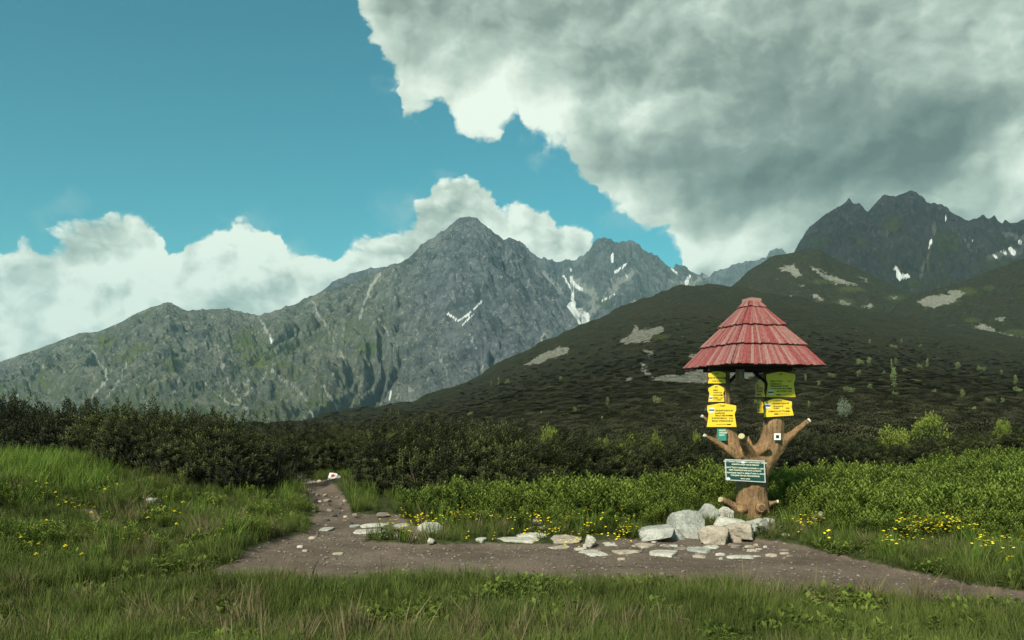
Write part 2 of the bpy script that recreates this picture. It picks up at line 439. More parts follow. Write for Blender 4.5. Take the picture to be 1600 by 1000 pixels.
crest_mid = [(780, 380), (805, 372), (825, 388), (845, 402), (870, 407), (900, 404), (920, 393), (932, 372), (944, 368), (952, 373), (962, 380), (972, 374), (985, 375), (1000, 384), (1012, 392), (1030, 402), (1045, 414),
    (1052, 418), (1056, 411), (1063, 416), (1070, 413), (1077, 421), (1092, 427), (1104, 428), (1112, 436), (1140, 460), (1200, 520)]
mountain('mountain', crest_mid, 5200., 1600., 560., m_far, 14, cell=560., amp=120., jag=13., step=1.1, rows=230, grass_lo=-0.15, aniso=1.8,
    snow=[([(893, 434), (896, 470), (900, 492)], 2.6), ([(896, 486), (915, 496), (908, 508), (893, 480)], 8.0), ([(880, 432), (892, 450)], 1.3), ([(958, 396), (956, 409)], 2.0), ([(891, 419), (893, 424)], 2.0),
          ([(962, 424), (978, 413)], 1.8), ([(1078, 432), (1072, 444)], 2.6), ([(1050, 419), (1058, 428)], 1.5), ([(893, 440), (908, 452)], 3.0), ([(940, 470), (962, 458)], 1.2), ([(980, 430), (981, 434)], 1.5)],
    scree=[([(900, 440), (930, 462), (925, 490)], 10.0), ([(935, 480), (970, 440), (990, 425)], 7.0), ([(850, 425), (880, 460)], 5.0), ([(1050, 440), (1078, 445), (1100, 432)], 5.0), ([(1000, 470), (960, 490)], 6.0)],
    green=[(945, 472, 18, 12)])
crest_far = [(1070, 470), (1095, 436), (1108, 432), (1118, 424), (1128, 420), (1150, 412), (1170, 408), (1190, 403), (1198, 401), (1203, 392), (1213, 386), (1222, 389), (1231, 398), (1260, 410), (1320, 450)]
mountain('mountain', crest_far, 6300., 1300., 540., m_far, 21, cell=500., amp=90., jag=10., step=1.3, rows=90, grass_lo=-0.2)
crest_right = [(1180, 450), (1215, 418), (1238, 402), (1246, 385), (1256, 371), (1265, 352), (1275, 343), (1290, 331), (1303, 323), (1315, 317), (1325, 313), (1338, 316), (1345, 322), (1356, 327), (1362, 321), (1372, 309),
    (1385, 306), (1398, 306), (1403, 302), (1413, 298), (1425, 297), (1436, 306), (1447, 314), (1455, 317), (1468, 322), (1480, 326), (1497, 333), (1513, 342), (1524, 344), (1535, 338), (1545, 340), (1553, 339),
    (1565, 346), (1600, 345), (1660, 352), (1750, 340), (1880, 380), (2050, 430)]
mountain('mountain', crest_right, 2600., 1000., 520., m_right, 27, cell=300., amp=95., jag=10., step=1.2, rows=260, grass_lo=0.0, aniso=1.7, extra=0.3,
    snow=[([(1399, 419), (1406, 433), (1420, 432)], 3.6), ([(1455, 377), (1452, 386)], 1.8), ([(1516, 372), (1520, 376)], 1.5), ([(1566, 393), (1574, 398)], 1.6), ([(1577, 388), (1584, 395)], 3.5), ([(1592, 378), (1598, 382)], 2.5), ([(1553, 400), (1558, 402)], 1.5),
          ([(1477, 338), (1479, 345)], 1.0)],
    scree=[([(1460, 350), (1456, 380), (1446, 405), (1436, 440)], 3.0), ([(1410, 372), (1425, 374)], 2.5), ([(1545, 405), (1570, 398), (1600, 390), (1680, 400)], 9.0), ([(1570, 365), (1600, 372), (1700, 370)], 6.0), ([(1500, 365), (1520, 395)], 2.0), ([(1385, 360), (1395, 385)], 1.5)],
    green=[(1345, 376, 12, 10), (1480, 378, 34, 22), (1425, 445, 30, 14), (1275, 380, 20, 12), (1395, 350, 20, 14), (1470, 440, 30, 10), (1560, 410, 30, 8)])
# ------------------------------------------------------------------ hills covered with dwarf pine
def hill_material():
    m, b, bs = new_mat('dwarf_pine_slope', 0.95, 0.05)
    geo = b.n.new('ShaderNodeNewGeometry'); pos = geo.outputs['Position']
    st = b.vmath('MULTIPLY', pos, (0.6, 1.0, 1.6))
    n1 = b.noise(st, 0.05, 6, 0.6)
    n2 = b.noise(pos, 0.5, 6, 0.7)
    n3 = b.noise(pos, 0.012, 4, 0.6)
    pat = b.noise(st, 0.16, 6, 0.75)
    c = b.mix(b.maprange(pat, 0.38, 0.62), (0.013, 0.015, 0.010), (0.034, 0.036, 0.017))  # dark pine, lowered further to carry the cloud shade over the hill
    c = b.mix(b.math('MULTIPLY', b.maprange(n3, 0.5, 0.7), 0.55), c, (0.036, 0.027, 0.018))
    c = b.mix(b.math('MULTIPLY', b.maprange(n2, 0.45, 0.75), 0.55), c, (0.055, 0.06, 0.024))
    g = b.maprange(b.math('ADD', attr(b, 'grass'), b.math('MULTIPLY', b.math('SUBTRACT', n2, 0.5), 3.0)), 0.5, 1.0)
    c = b.mix(b.math('MULTIPLY', g, 0.7), c, (0.06, 0.072, 0.022))
    n4 = b.noise(pos, 0.25, 5, 0.75)
    s = b.maprange(b.math('ADD', attr(b, 'scree'), b.math('MULTIPLY', b.math('SUBTRACT', n4, 0.5), 3.2)), 0.42, 0.62)
    sc = b.mix(b.maprange(b.noise(pos, 0.6, 6, 0.85), 0.40, 0.60), (0.07, 0.072, 0.058), (0.30, 0.30, 0.24))
    c = b.mix(s, c, sc)
    b.l.new(c, bs.inputs['Base Color'])
    bump(b, bs, b.noise(pos, 0.30, 8, 0.75), 1.0, 3.5)
    return m
m_hill = hill_material()

def poly_mask(PX, PY, pts, soft=2.0):
    """1 inside a polygon given in photo coordinates (used once, to find which ground on the slope is bare scree)"""
    inside = np.zeros(PX.shape, bool); n = len(pts)
    for i in range(n):
        x0, y0 = pts[i]; x1, y1 = pts[(i + 1) % n]
        cond = ((y0 > PY) != (y1 > PY)) & (PX < (x1 - x0) * (PY - y0) / (y1 - y0 + 1e-9) + x0)
        inside ^= cond
    d = seg_dist(PX, PY, list(pts) + [pts[0]])
    return np.clip(0.5 + np.where(inside, d, -d) / soft, 0, 1)

YN = 42.0      # the near ground ends and the slope begins here
def ground_z(x, y):
    """height of the near ground"""
    x = np.asarray(x, float); y = np.asarray(y, float)
    z = 0.05 * fbm(x / 2.5, y / 2.5, 4, 3) + 0.10 * fbm(x / 9., y / 9., 2, 6)
    # bank on the left
    m = sstep(-3.6, -8.5, x + 0.25 * (y - 14)) * sstep(8.5, 15.5, y) * (1 - 0.8 * sstep(19, 25, y))
    z = z + 0.62 * m
    # hollow (worn rut) in the bank
    rut = np.exp(-(seg_dist(x, y, [(-7.6, 15.0), (-6.2, 13.3), (-4.9, 11.9), (-4.1, 11.0), (-3.6, 10.2)]) / 0.30) ** 2)
    z = z - 0.20 * rut
    # small rise with the painted stone beside the path
    z = z + 0.18 * np.exp(-(((x + 4.1) / 1.3) ** 2 + ((y - 21) / 1.6) ** 2))
    # meadow on the right rises a little
    z = z + 0.30 * sstep(5, 14, x) * sstep(12, 32, y)
    # worn trail lies lower
    z = z - 0.07 * dirt_mask(x, y)
    z = z + 0.5 * sstep(24, YN, y) * sstep(-2, 12, x) - 0.6 * sstep(24, YN, y) * sstep(2, -10, x)
    return z
TRAIL = [(-3.6, 9.0), (-2.0, 9.4), (0.0, 10.0), (2.0, 10.4), (4.2, 10.9)]
def dirt_mask(x, y):
    wob = 0.45 * fbm(x / 1.3, y / 1.3, 3, 12)
    # the wide trail that crosses in front: upper edge
    ue = np.interp(x, [-9, -4.2, -3.2, -2.6, -2.4, -1.8, -1.4, -0.4, 0.4, 1.2, 2.4, 3.3, 3.7, 4.1, 4.8, 6.0, 8], [4.6, 8.2, 9.4, 10.7, 11.9, 12.1, 12.0, 12.0, 12.1, 12.3, 12.7, 12.9, 12.3, 11.2, 9.3, 7.8, 6.8])
    le = np.interp(x, [-9, -4.2, -2.5, 0, 3, 5, 9], [4.0, 7.6, 8.7, 8.6, 8.3, 7.4, 5.0]) + 0.5 * wob
    a = sstep(-0.25, 0.25, ue + wob - y) * sstep(-0.3, 0.3, y - le - wob)
    # branch that climbs away to the left between the thickets
    cx = np.interp(y, [9, 12, 14, 16, 19, 22.5, 26, 32], [-2.3, -2.55, -2.85, -3.2, -4.0, -5.2, -6.6, -8.2])
    hw = np.interp(y, [9, 12, 14, 16, 19, 22.5, 30], [0.8, 0.6, 0.34, 0.34, 0.42, 0.40, 0.3])
    bmask = sstep(0.2, -0.2, np.abs(x - cx + 0.3 * wob) - hw - 0.4 * wob) * sstep(8, 10, y)
    cx2 = np.interp(y, [12.5, 15.5], [-1.7, -2.6])
    c = sstep(0.25, -0.2, np.abs(x - cx2) - 0.6 - 0.4 * wob) * sstep(12, 12.6, y) * sstep(15.9, 15.2, y)
    rut = sstep(0.22, 0.05, seg_dist(x, y, [(-7.4, 14.8), (-6.2, 13.3), (-5.2, 12.2), (-4.3, 11.2), (-3.6, 10.2), (-3.0, 9.2)]) - 0.9 * wob)
    return np.clip(np.maximum(np.maximum(a, bmask), np.maximum(c, 0.95 * rut)), 0, 1)

def fan(px, Y):
    PXg, Yg = np.meshgrid(px, Y)
    return PXg, Yg, (PXg - 800) / F * Yg
crest_hill = [(-900, 670), (-200, 668), (200, 668), (400, 663), (470, 655), (560, 641), (640, 627), (700, 608), (740, 591), (790, 563), (850, 534), (905, 509), (955, 489), (1000, 470), (1040, 454), (1065, 447),
    (1110, 444), (1140, 446), (1165, 450), (1230, 462), (1320, 480), (1420, 498), (1500, 512), (1600, 530), (1750, 555), (2100, 600), (2600, 640)]
ch = np.array(crest_hill, float)
def hill_py(px, s, Yb, py_b):
    return None
px_h = np.concatenate([np.linspace(-900, -40, 40), np.arange(-35, 1640, 1.7), np.linspace(1645, 2600, 45)])
YC_H = np.interp(px_h, [-900, 400, 700, 1100, 1300, 2600], [300, 330, 650, 1050, 900, 700])
def build_hill():
    n = 430
    t = np.concatenate([np.linspace(0, 1, n), [1.02, 1.05, 1.1, 1.2]])
    YB = YN - 1.5
    lnr = np.log(YC_H / YB)
    Yg = YB * np.exp(lnr[None] * t[:, None])
    PX = np.broadcast_to(px_h[None], Yg.shape)
    X = (PX - 800) / F * Yg
    xb = X[0]; zb = ground_z(xb, np.full_like(xb, YN)) - 0.25
    pyb = HZ - (zb - EYE) / YB * F
    cy = np.interp(px_h, ch[:, 0], ch[:, 1])
    tt = np.clip(t, 0, 1)[:, None]
    py = pyb[None] + (cy - pyb)[None] * tt ** 1.12
    Z = EYE + (HZ - py) / F * Yg
    lowamp = Yg * 0.010 * np.sin(np.pi * tt)
    Z = Z + lowamp * 1.2 * fbm(X / (Yg * .16 + 6), np.log(Yg) * 7, 3, 31)
    # canopy of the thickets, rounded clumps
    nn = fbm(X / 5., Yg / 6.5, 4, 40, 0.6)
    nb = fbm(X / 28., Yg / 40., 3, 44, 0.5)
    clump = (np.abs(nn) * 0.5) * np.clip(Yg / 90., 0.3, 1.3)
    Z = Z + clump * (1 - 0.0 * tt) + nb * np.clip(Yg / 130., 0.15, 5.0)
    over = np.maximum(Z - (EYE + (HZ - cy - 0.8) / F * Yg), 0)
    Z = np.where(t[:, None] < 0.97, Z - over * 1.1, Z)
    Z = np.where(t[:, None] > 1, Z[n - 1][None] - (t[:, None] - 1) * 300, Z)
    PY = HZ - (Z - EYE) / Yg * F
    sc = np.zeros_like(PY); g = np.zeros_like(PY)
    J = lambda k: 5 * fbm(PX / 9. + k, PY / 5., 3, 90)
    for pts in SCREE1: sc = np.maximum(sc, poly_mask(PX + J(1), PY + J(7), pts, 3.0))
    for gx, gy, ra, rb in GREEN1:
        g = np.maximum(g, sstep(1.3, 0.4, np.hypot((PX - gx) / ra, (PY - gy) / rb)))
    o = mesh_np('hill', np.stack([X, Yg, Z], -1).reshape(-1, 3), grid_faces(*X.shape), m_hill, attrs={'scree': sc.ravel(), 'grass': g.ravel()})
    tag(o, kind='structure')
    return (t, X, Yg, Z)
SCREE1 = [[(968, 534), (985, 522), (992, 507), (1000, 516), (1016, 514), (1028, 508), (1040, 510), (1036, 518), (1020, 524), (1015, 533), (990, 535)],
          [(818, 571), (835, 560), (848, 552), (862, 547), (880, 541), (889, 544), (888, 551), (875, 556), (855, 562), (845, 568)],
          [(1018, 595), (1030, 586), (1060, 586), (1090, 578), (1110, 572), (1180, 574), (1180, 590), (1120, 596), (1060, 599)],
          [(1000, 566), (1006, 566), (1012, 578), (1022, 590), (1014, 592), (1003, 578)],
          [(975, 592), (992, 590), (994, 597), (978, 597)], [(1075, 555), (1090, 552), (1092, 560), (1080, 564)],
          [(1225, 455), (1240, 460), (1238, 464), (1228, 460)], [(1005, 545), (1022, 548), (1020, 556), (1008, 552)]]
GREEN1 = [(1032, 526, 20, 8), (880, 616, 40, 6), (1165, 595, 30, 10)]
hillgrid = build_hill()

def build_slope(name, crest, Yc, Yf, base, polys, greens, seed):
    c = np.array(crest, float)
    px = np.arange(c[0, 0], c[-1, 0], 1.6)
    cy = np.interp(px, c[:, 0], c[:, 1])
    t = np.concatenate([np.linspace(0, 1, 210), [1.05, 1.3]])[:, None]
    Yg = Yf + (Yc - Yf) * t + 0 * px[None]
    PX = np.broadcast_to(px[None], Yg.shape); X = (PX - 800) / F * Yg
    tt = np.clip(t, 0, 1)
    py = base + (cy[None] - base) * tt ** 0.9
    Z = EYE + (HZ - py) / F * Yg
    Z = Z + fbm(X / 60., Yg / 60., 4, seed, 0.55) * 14 * np.sin(np.pi * tt) + np.abs(fbm(X / 9., Yg / 9., 3, seed + 4, .6)) * 3.5
    over = np.maximum(Z - (EYE + (HZ - cy - 0.8) / F * Yg), 0)
    Z = np.where(t < 0.97, Z - over * 1.1, Z)
    Z = np.where(t > 1, Z[209][None] - (t - 1) * 500, Z)
    PY = HZ - (Z - EYE) / Yg * F
    J = lambda k: 6 * fbm(PX / 9. + k, PY / 5., 3, 90 + seed)
    sc = np.zeros_like(PY); g = np.zeros_like(PY)
    for pts in polys: sc = np.maximum(sc, poly_mask(PX + J(1), PY + J(7), pts, 4.0))
    for gx, gy, ra, rb in greens: g = np.maximum(g, sstep(1.3, 0.4, np.hypot((PX - gx) / ra, (PY - gy) / rb)))
    o = mesh_np(name, np.stack([X, Yg, Z], -1).reshape(-1, 3), grid_faces(*X.shape), m_hill, attrs={'scree': sc.ravel(), 'grass': g.ravel()})
    tag(o, kind='structure')
    SLOPES.append((X, Yg, Z, sc))
SLOPES = []
build_slope('hill', [(1060, 520), (1110, 475), (1145, 447), (1155, 438), (1168, 425), (1180, 417), (1192, 410), (1203, 402), (1215, 399), (1235, 396), (1250, 392), (1265, 389), (1282, 391), (1296, 401), (1315, 410),
    (1335, 418), (1360, 430), (1390, 444), (1415, 456), (1440, 462), (1500, 480), (1600, 500), (1700, 520)], 1500., 1120., 530.,
    [[(1216, 420), (1240, 413), (1254, 430), (1245, 432), (1228, 424)], [(1266, 416), (1280, 422), (1295, 430), (1325, 438), (1340, 446), (1325, 445), (1300, 440), (1280, 430)], [(1268, 461), (1280, 463), (1288, 470), (1276, 468)],
     [(1392, 463), (1404, 464), (1400, 468)], [(1248, 445), (1256, 446), (1253, 449)], [(1290, 482), (1298, 484), (1294, 487)], [(1340, 432), (1358, 438), (1352, 440)], [(1398, 478), (1416, 482), (1412, 486)],
     [(1310, 470), (1330, 474), (1325, 477)], [(1345, 478), (1362, 476), (1365, 479), (1350, 480)]],
    [(1330, 452, 30, 6), (1320, 472, 20, 8), (1408, 482, 18, 8), (1400, 465, 20, 6), (1290, 440, 30, 5)], 60)
build_slope('hill', [(1380, 500), (1400, 478), (1425, 462), (1445, 456), (1470, 450), (1500, 441), (1520, 435), (1545, 424), (1565, 417), (1585, 410), (1610, 402), (1700, 380), (1900, 350), (2200, 340)], 1250., 760., 560.,
    [[(1430, 470), (1455, 462), (1480, 460), (1500, 462), (1490, 472), (1460, 480), (1440, 478)], [(1520, 510), (1535, 506), (1560, 520), (1600, 528), (1600, 534), (1560, 528), (1540, 520)], [(1555, 497), (1570, 495), (1572, 501), (1560, 502)],
     [(1480, 452), (1510, 458), (1500, 464), (1486, 460)]],
    [(1510, 455, 22, 9), (1520, 500, 16, 6), (1585, 520, 25, 8), (1545, 450, 12, 6), (1470, 470, 40, 8)], 67)
# ------------------------------------------------------------------ near ground
def ground_material():
    m, b, bs = new_mat('soil_and_turf', 0.95, 0.1)
    geo = b.n.new('ShaderNodeNewGeometry'); pos = geo.outputs['Position']
    n1 = b.noise(pos, 0.9, 7, 0.6); n2 = b.noise(pos, 9.0, 6, 0.7); n3 = b.noise(pos, 45.0, 4, 0.7)
    d = b.mix(b.maprange(n1, 0.35, 0.65), (0.072, 0.054, 0.041), (0.142, 0.110, 0.084))
    d = b.mix(b.math('MULTIPLY', b.maprange(n2, 0.45, 0.75), 0.5), d, (0.145, 0.118, 0.10))
    d = b.mix(b.math('MULTIPLY', b.maprange(n3, 0.5, 0.75), 0.45), d, (0.045, 0.034, 0.030))
    pe = b.voro(pos, 26.0, 'F1')
    d = b.mix(b.math('MULTIPLY', b.maprange(pe, 0.28, 0.16), b.maprange(n2, 0.5, 0.62)), d, (0.20, 0.18, 0.155))
    g = b.mix(b.maprange(n2, 0.35, 0.7), (0.022, 0.028, 0.010), (0.05, 0.065, 0.018))
    g = b.mix(b.math('MULTIPLY', b.maprange(n1, 0.5, 0.7), 0.5), g, (0.055, 0.045, 0.022))
    k = b.maprange(b.math('ADD', attr(b, 'dirt'), b.math('MULTIPLY', b.math('SUBTRACT', n2, 0.5), 0.8)), 0.35, 0.6)
    b.l.new(b.mix(k, g, d), bs.inputs['Base Color'])
    h = b.math('ADD', b.math('MULTIPLY', n2, 0.6), b.math('ADD', b.math('MULTIPLY', n3, 0.35), b.math('MULTIPLY', b.maprange(pe, 0.0, 0.3, 1, 0), 0.3)))
    bump(b, bs, h, 0.9, 0.035)
    return m
m_ground = ground_material()
px_g = np.concatenate([np.linspace(-1400, -120, 50), np.arange(-115, 1720, 3.0), np.linspace(1725, 3200, 50)])
Yg_ = np.concatenate([np.linspace(-6, 2.4, 12), np.geomspace(2.6, 5.5, 30), np.geomspace(5.6, YN + 1, 420)])
def build_ground():
    PX, Yg = np.meshgrid(px_g, Yg_)
    X = (PX - 800) / F * np.maximum(Yg, 6.0)
    Z = ground_z(X, Yg)
    d = dirt_mask(X, Yg)
    Z = Z + (0.012 * fbm(X * 4, Yg * 4, 3, 5) + 0.008 * fbm(X * 13, Yg * 13, 2, 15)) * (0.4 + d)
    o = mesh_np('ground', np.stack([X, Yg, Z], -1).reshape(-1, 3), grid_faces(*X.shape), m_ground, attrs={'dirt': d.ravel()})
    tag(o, kind='structure')
build_ground()
def gz(x, y): return float(ground_z(np.array([x]), np.array([y]))[0])

# everything below the horizon far beyond the slope: one wide sheet of valley floor
vz = -60.0
vs = mesh_np('valley_floor', [(-14000, 200, vz), (14000, 200, vz), (14000, 9000, vz), (-14000, 9000, vz)], [(0, 1, 2, 3)], m_hill, attrs={'scree': np.zeros(4), 'grass': np.zeros(4)})
tag(vs, kind='structure')

# ------------------------------------------------------------------ stones
def rock_mat(name, c1, c2, c3, moss=0.0):
    m, b, bs = new_mat(name, 0.85, 0.25)
    tc = b.n.new('ShaderNodeTexCoord'); oi = b.n.new('ShaderNodeObjectInfo')
    p = b.vmath('ADD', tc.outputs['Object'], b.comb(b.math('MULTIPLY', oi.outputs['Random'], 31.0), 3.0, 1.0))
    n1 = b.noise(p, 5.0, 7, 0.65); n2 = b.noise(p, 26.0, 6, 0.7); n3 = b.noise(p, 90.0, 3, 0.6)
    c = b.mix(b.maprange(n1, 0.36, 0.62), c1, c2)
    c = b.mix(b.math('MULTIPLY', b.maprange(n2, 0.5, 0.66), 0.75), c, c3)
    c = b.mix(b.math('MULTIPLY', b.maprange(n3, 0.5, 0.7), 0.5), c, [v * 0.4 for v in c1])
    lich = b.maprange(b.noise(p, 13.0, 5, 0.7), 0.60, 0.66)
    c = b.mix(b.math('MULTIPLY', lich, 0.6), c, (0.075, 0.08, 0.06))
    if moss: c = b.mix(b.math('MULTIPLY', b.maprange(b.noise(p, 3.0, 5, 0.6), 0.5, 0.6), moss), c, (0.05, 0.06, 0.02))
    b.l.new(c, bs.inputs['Base Color'])
    bump(b, bs, b.math('ADD', n2, b.math('MULTIPLY', n3, 0.4)), 0.8, 0.025)
    return m
RM = {'pale': rock_mat('pale_granite', (0.34, 0.33, 0.28), (0.52, 0.50, 0.43), (0.24, 0.235, 0.20)),
      'tan': rock_mat('tan_granite', (0.30, 0.26, 0.20), (0.44, 0.38, 0.30), (0.20, 0.17, 0.14)),
      'grey': rock_mat('grey_granite', (0.24, 0.245, 0.22), (0.40, 0.40, 0.35), (0.15, 0.155, 0.14)),
      'brown': rock_mat('earthy_stone', (0.15, 0.12, 0.10), (0.24, 0.20, 0.165), (0.10, 0.08, 0.07)),
      'dark': rock_mat('dark_stone', (0.045, 0.040, 0.038), (0.10, 0.09, 0.08), (0.03, 0.028, 0.028))}
def ico(sub):
    bm = bmesh.new(); bmesh.ops.create_icosphere(bm, subdivisions=sub, radius=1.0)
    V = np.array([v.co[:] for v in bm.verts]); Fa = np.array([[v.index for v in f.verts] for f in bm.faces]); bm.free()
    return V, Fa
ICO4, ICO3, ICO2 = ico(5), ico(4), ico(2)
def rock_shape(w, d, h, seed, flat=False, base=None, cuts=11):
    V, Fa = (base or ICO3)
    V = V.copy(); r = np.random.default_rng(seed)
    if not flat: V = np.sign(V) * np.abs(V) ** 0.62; V = V / np.linalg.norm(V, axis=1).max()
    if flat: V[:, 2] = np.sign(V[:, 2]) * np.abs(V[:, 2]) ** 0.45
    for i in range(cuts):
        n = r.normal(size=3)
        if flat: n[2] *= 0.15
        n /= np.linalg.norm(n); dd = r.uniform(0.60, 0.85) if flat else r.uniform(0.38, 0.80)
        s = V @ n; k = s > dd
        V[k] -= np.outer((s[k] - dd) * 0.93, n)
    V[:, 0] /= np.abs(V[:, 0]).max(); V[:, 1] /= np.abs(V[:, 1]).max(); V[:, 2] /= np.abs(V[:, 2]).max()
    nz = fbm(V[:, 0] * 1.7 + seed, V[:, 1] * 1.7 + V[:, 2] * 2.3, 5, seed % 50, 0.55)
    L = np.linalg.norm(V, axis=1, keepdims=True)
    V = V * (1 + (0.13 if not flat else 0.08) * nz[:, None])
    if not flat:
        cr = ridged(V[:, 0] * 1.3 + V[:, 1] * .7 + seed, V[:, 2] * 1.5 - V[:, 1] * .6, 4, seed % 37, 0.6)
        V = V * (1 - 0.16 * np.clip(cr - .55, 0, 1)[:, None] + 0.05 * fbm(V[:, 0] * 6 + seed, V[:, 2] * 6 + V[:, 1] * 5, 4, 7, .6)[:, None])
    V[:, 0] *= w / 2; V[:, 1] *= d / 2; V[:, 2] *= h / 2
    return V, Fa
FOOT = []
rnd0 = random.Random(21)
def stone(px0, px1, pyt, pyb, kind, label, name='stone', cat='stone', th=None, seed=0, lift=0.0, yaw=None, group=None, sink=0.35, Yd=None, rot=0.0):
    """one stone: left, right, top and bottom of it as seen in the photo give its place and size on the ground"""
    pxc = (px0 + px1) / 2
    y = 1.7 * F / max(pyb - HZ, 20)
    for _ in range(6):
        z = gz((pxc - 800) / F * y, y) + lift
        y = (EYE - z) * F / (pyb - HZ)
    w = (px1 - px0) / F * y
    if th is None:                                     # flat slab: its far edge gives the depth
        t_ = 0.022 + 0.014 * random.random()
        yb = (EYE - z - t_) * F / (pyt - HZ)
        d = max(min(yb - y, w * 1.3), w * 0.25); hvis = t_; flat = True
    else:
        hvis = (pyb - pyt) / F * y * th; flat = False
        d = min(max(w * 0.8, hvis), w * 1.3)
    H = hvis / (1 - sink) if not flat else hvis * 2.2
    if Yd: d = Yd
    V, Fa = rock_shape(w * (1.13 if flat else 1.05), d * (1.15 if flat else 1), H, seed + 17, flat, (ICO4 if w > .22 and not flat else ICO3) if w > 0.12 else ICO2)
    if rot:
        c_, s_ = math.cos(rot), math.sin(rot); V[:, [0, 2]] = V[:, [0, 2]] @ np.array([[c_, s_], [-s_, c_]])
    yc = y + d / 2
    FOOT.append(((pxc - 800) / F * y, yc, w / 2, d / 2))
    zc = z + hvis - H / 2
    V[:, 2] += H / 2
    o = mesh_np(name, V, Fa, RM[kind], loc=((pxc - 800) / F * yc * (y + d * 0.35) / yc, yc, zc - H / 2))
    tag(o, label, cat, group)
    return o
ST = [
 (744, 762, 836, 845, 'pale', 'small pale stone at the left end of the row edging the meadow'),
 (774, 843, 838, 847, 'pale', 'long thin pale slab half buried along the trail edge, below the wide flat slab'),
 (809, 858, 831, 841, 'pale', 'wide flat pale slab at the meadow edge, under the yellow flowers'),
 (825, 857, 819, 829, 'grey', 'rounded grey-green slab set behind the wide flat pale slab'),
 (855, 907, 834, 846, 'tan', 'flat tan slab between the wide pale slab and the white stone with a lump'),
 (847, 896, 849, 859, 'tan', 'long narrow tan slab in the dirt in front of the flat tan slab'),
 (912, 972, 839, 853, 'pale', 'large white slab tapering to the right, beside its raised round lump'),
 (905, 949, 856, 869, 'pale', 'blocky pale green-grey slab in front of the large white slab'),
 (956, 1003, 858, 866, 'tan', 'flat tan slab sunk in the dirt right of the blocky pale green-grey slab'),
 (993, 1025, 846, 856, 'tan', 'short orange-tan slab nearest left of the grey boulders'),
 (1015, 1029, 843, 848, 'tan', 'tiny tan stone just behind the short orange-tan slab'),
 (1031, 1045, 845, 855, 'pale', 'small square white stone between the orange-tan slab and the boulders'),
 (1045, 1061, 849, 855, 'pale', 'small pointed pale stone right of the square white one'),
 (1014, 1061, 857, 870, 'pale', 'broad pale green slab at the trail edge below the small square stone'),
 (1057, 1074, 851, 859, 'brown', 'dull brown flat stone wedged between two pale slabs'),
 (1072, 1113, 845, 864, 'grey', 'big grey-green slab with a rough top below the boulders'),
 (1100, 1127, 851, 858, 'pale', 'narrow pale tail slab right of the big grey-green slab'),
 (1139, 1159, 850, 856, 'brown', 'brown flat stone almost buried in the dirt below the signpost'),
 (1162, 1179, 851, 856, 'tan', 'small tan strip of stone, upper one of two right below the signpost'),
 (1165, 1186, 857, 862, 'tan', 'small tan strip of stone, lower one of two right below the signpost'),
 (1197, 1214, 864, 870, 'tan', 'tan stone out in the bare trail, right of all the others'),
 (1136, 1181, 866, 874, 'pale', 'long pale slab lying out in the trail below the signpost'),
 (1083, 1103, 866, 873, 'tan', 'small yellowish slab in the trail below the big grey-green slab'),
 (1222, 1236, 832, 838, 'tan', 'small tan stone in weeds right of the signpost base'),
 (1206, 1231, 819, 826, 'grey', 'flat grey stone on the grass right of the signpost base'),
 (565, 609, 816, 824, 'pale', 'long pale slab at the back of the stone step beside the path fork'),
 (550, 609, 825, 834, 'pale', 'large oval pale slab of the stone step beside the path fork'),
 (589, 621, 833, 841, 'pale', 'squared pale slab at the lower right of the stone step'),
 (544, 562, 819, 824, 'grey', 'small grey slab left of the long slab at the stone step'),
 (615, 645, 815, 824, 'grey', 'thin grassy grey slab right of the stone step'),
 (498, 524, 822, 830, 'grey', 'grey step stone across the lower part of the side path'),
 (482, 495, 837, 842, 'tan', 'small tan stone at the left edge of the path fork'),
 (464, 475, 851, 856, 'pale', 'small pale slab by the grass at the left end of the trail'),
 (471, 481, 858, 862, 'tan', 'tiny tan stone below the small pale slab at the left end of the trail'),
 (520, 536, 861, 868, 'tan', 'low tan stone alone in the trail below the path fork'),
 (536, 544, 778, 783, 'tan', 'small yellowish stone at the right edge of the side path'),
 (588, 606, 800, 804, 'brown', 'brown flat stone where grass meets the bare patch right of the side path'),
 (480, 493, 751, 755, 'pale', 'pale flat stone at the top of the side path'),
 (446, 453, 744, 748, 'pale', 'small pale stone under the pines at the top of the side path'),
 (254, 264, 861, 866, 'tan', 'small pale stone at the bottom of the worn rut in the left bank'),
]
for i, s in enumerate(ST): stone(*s[:5], s[5], seed=i * 7 + 3)
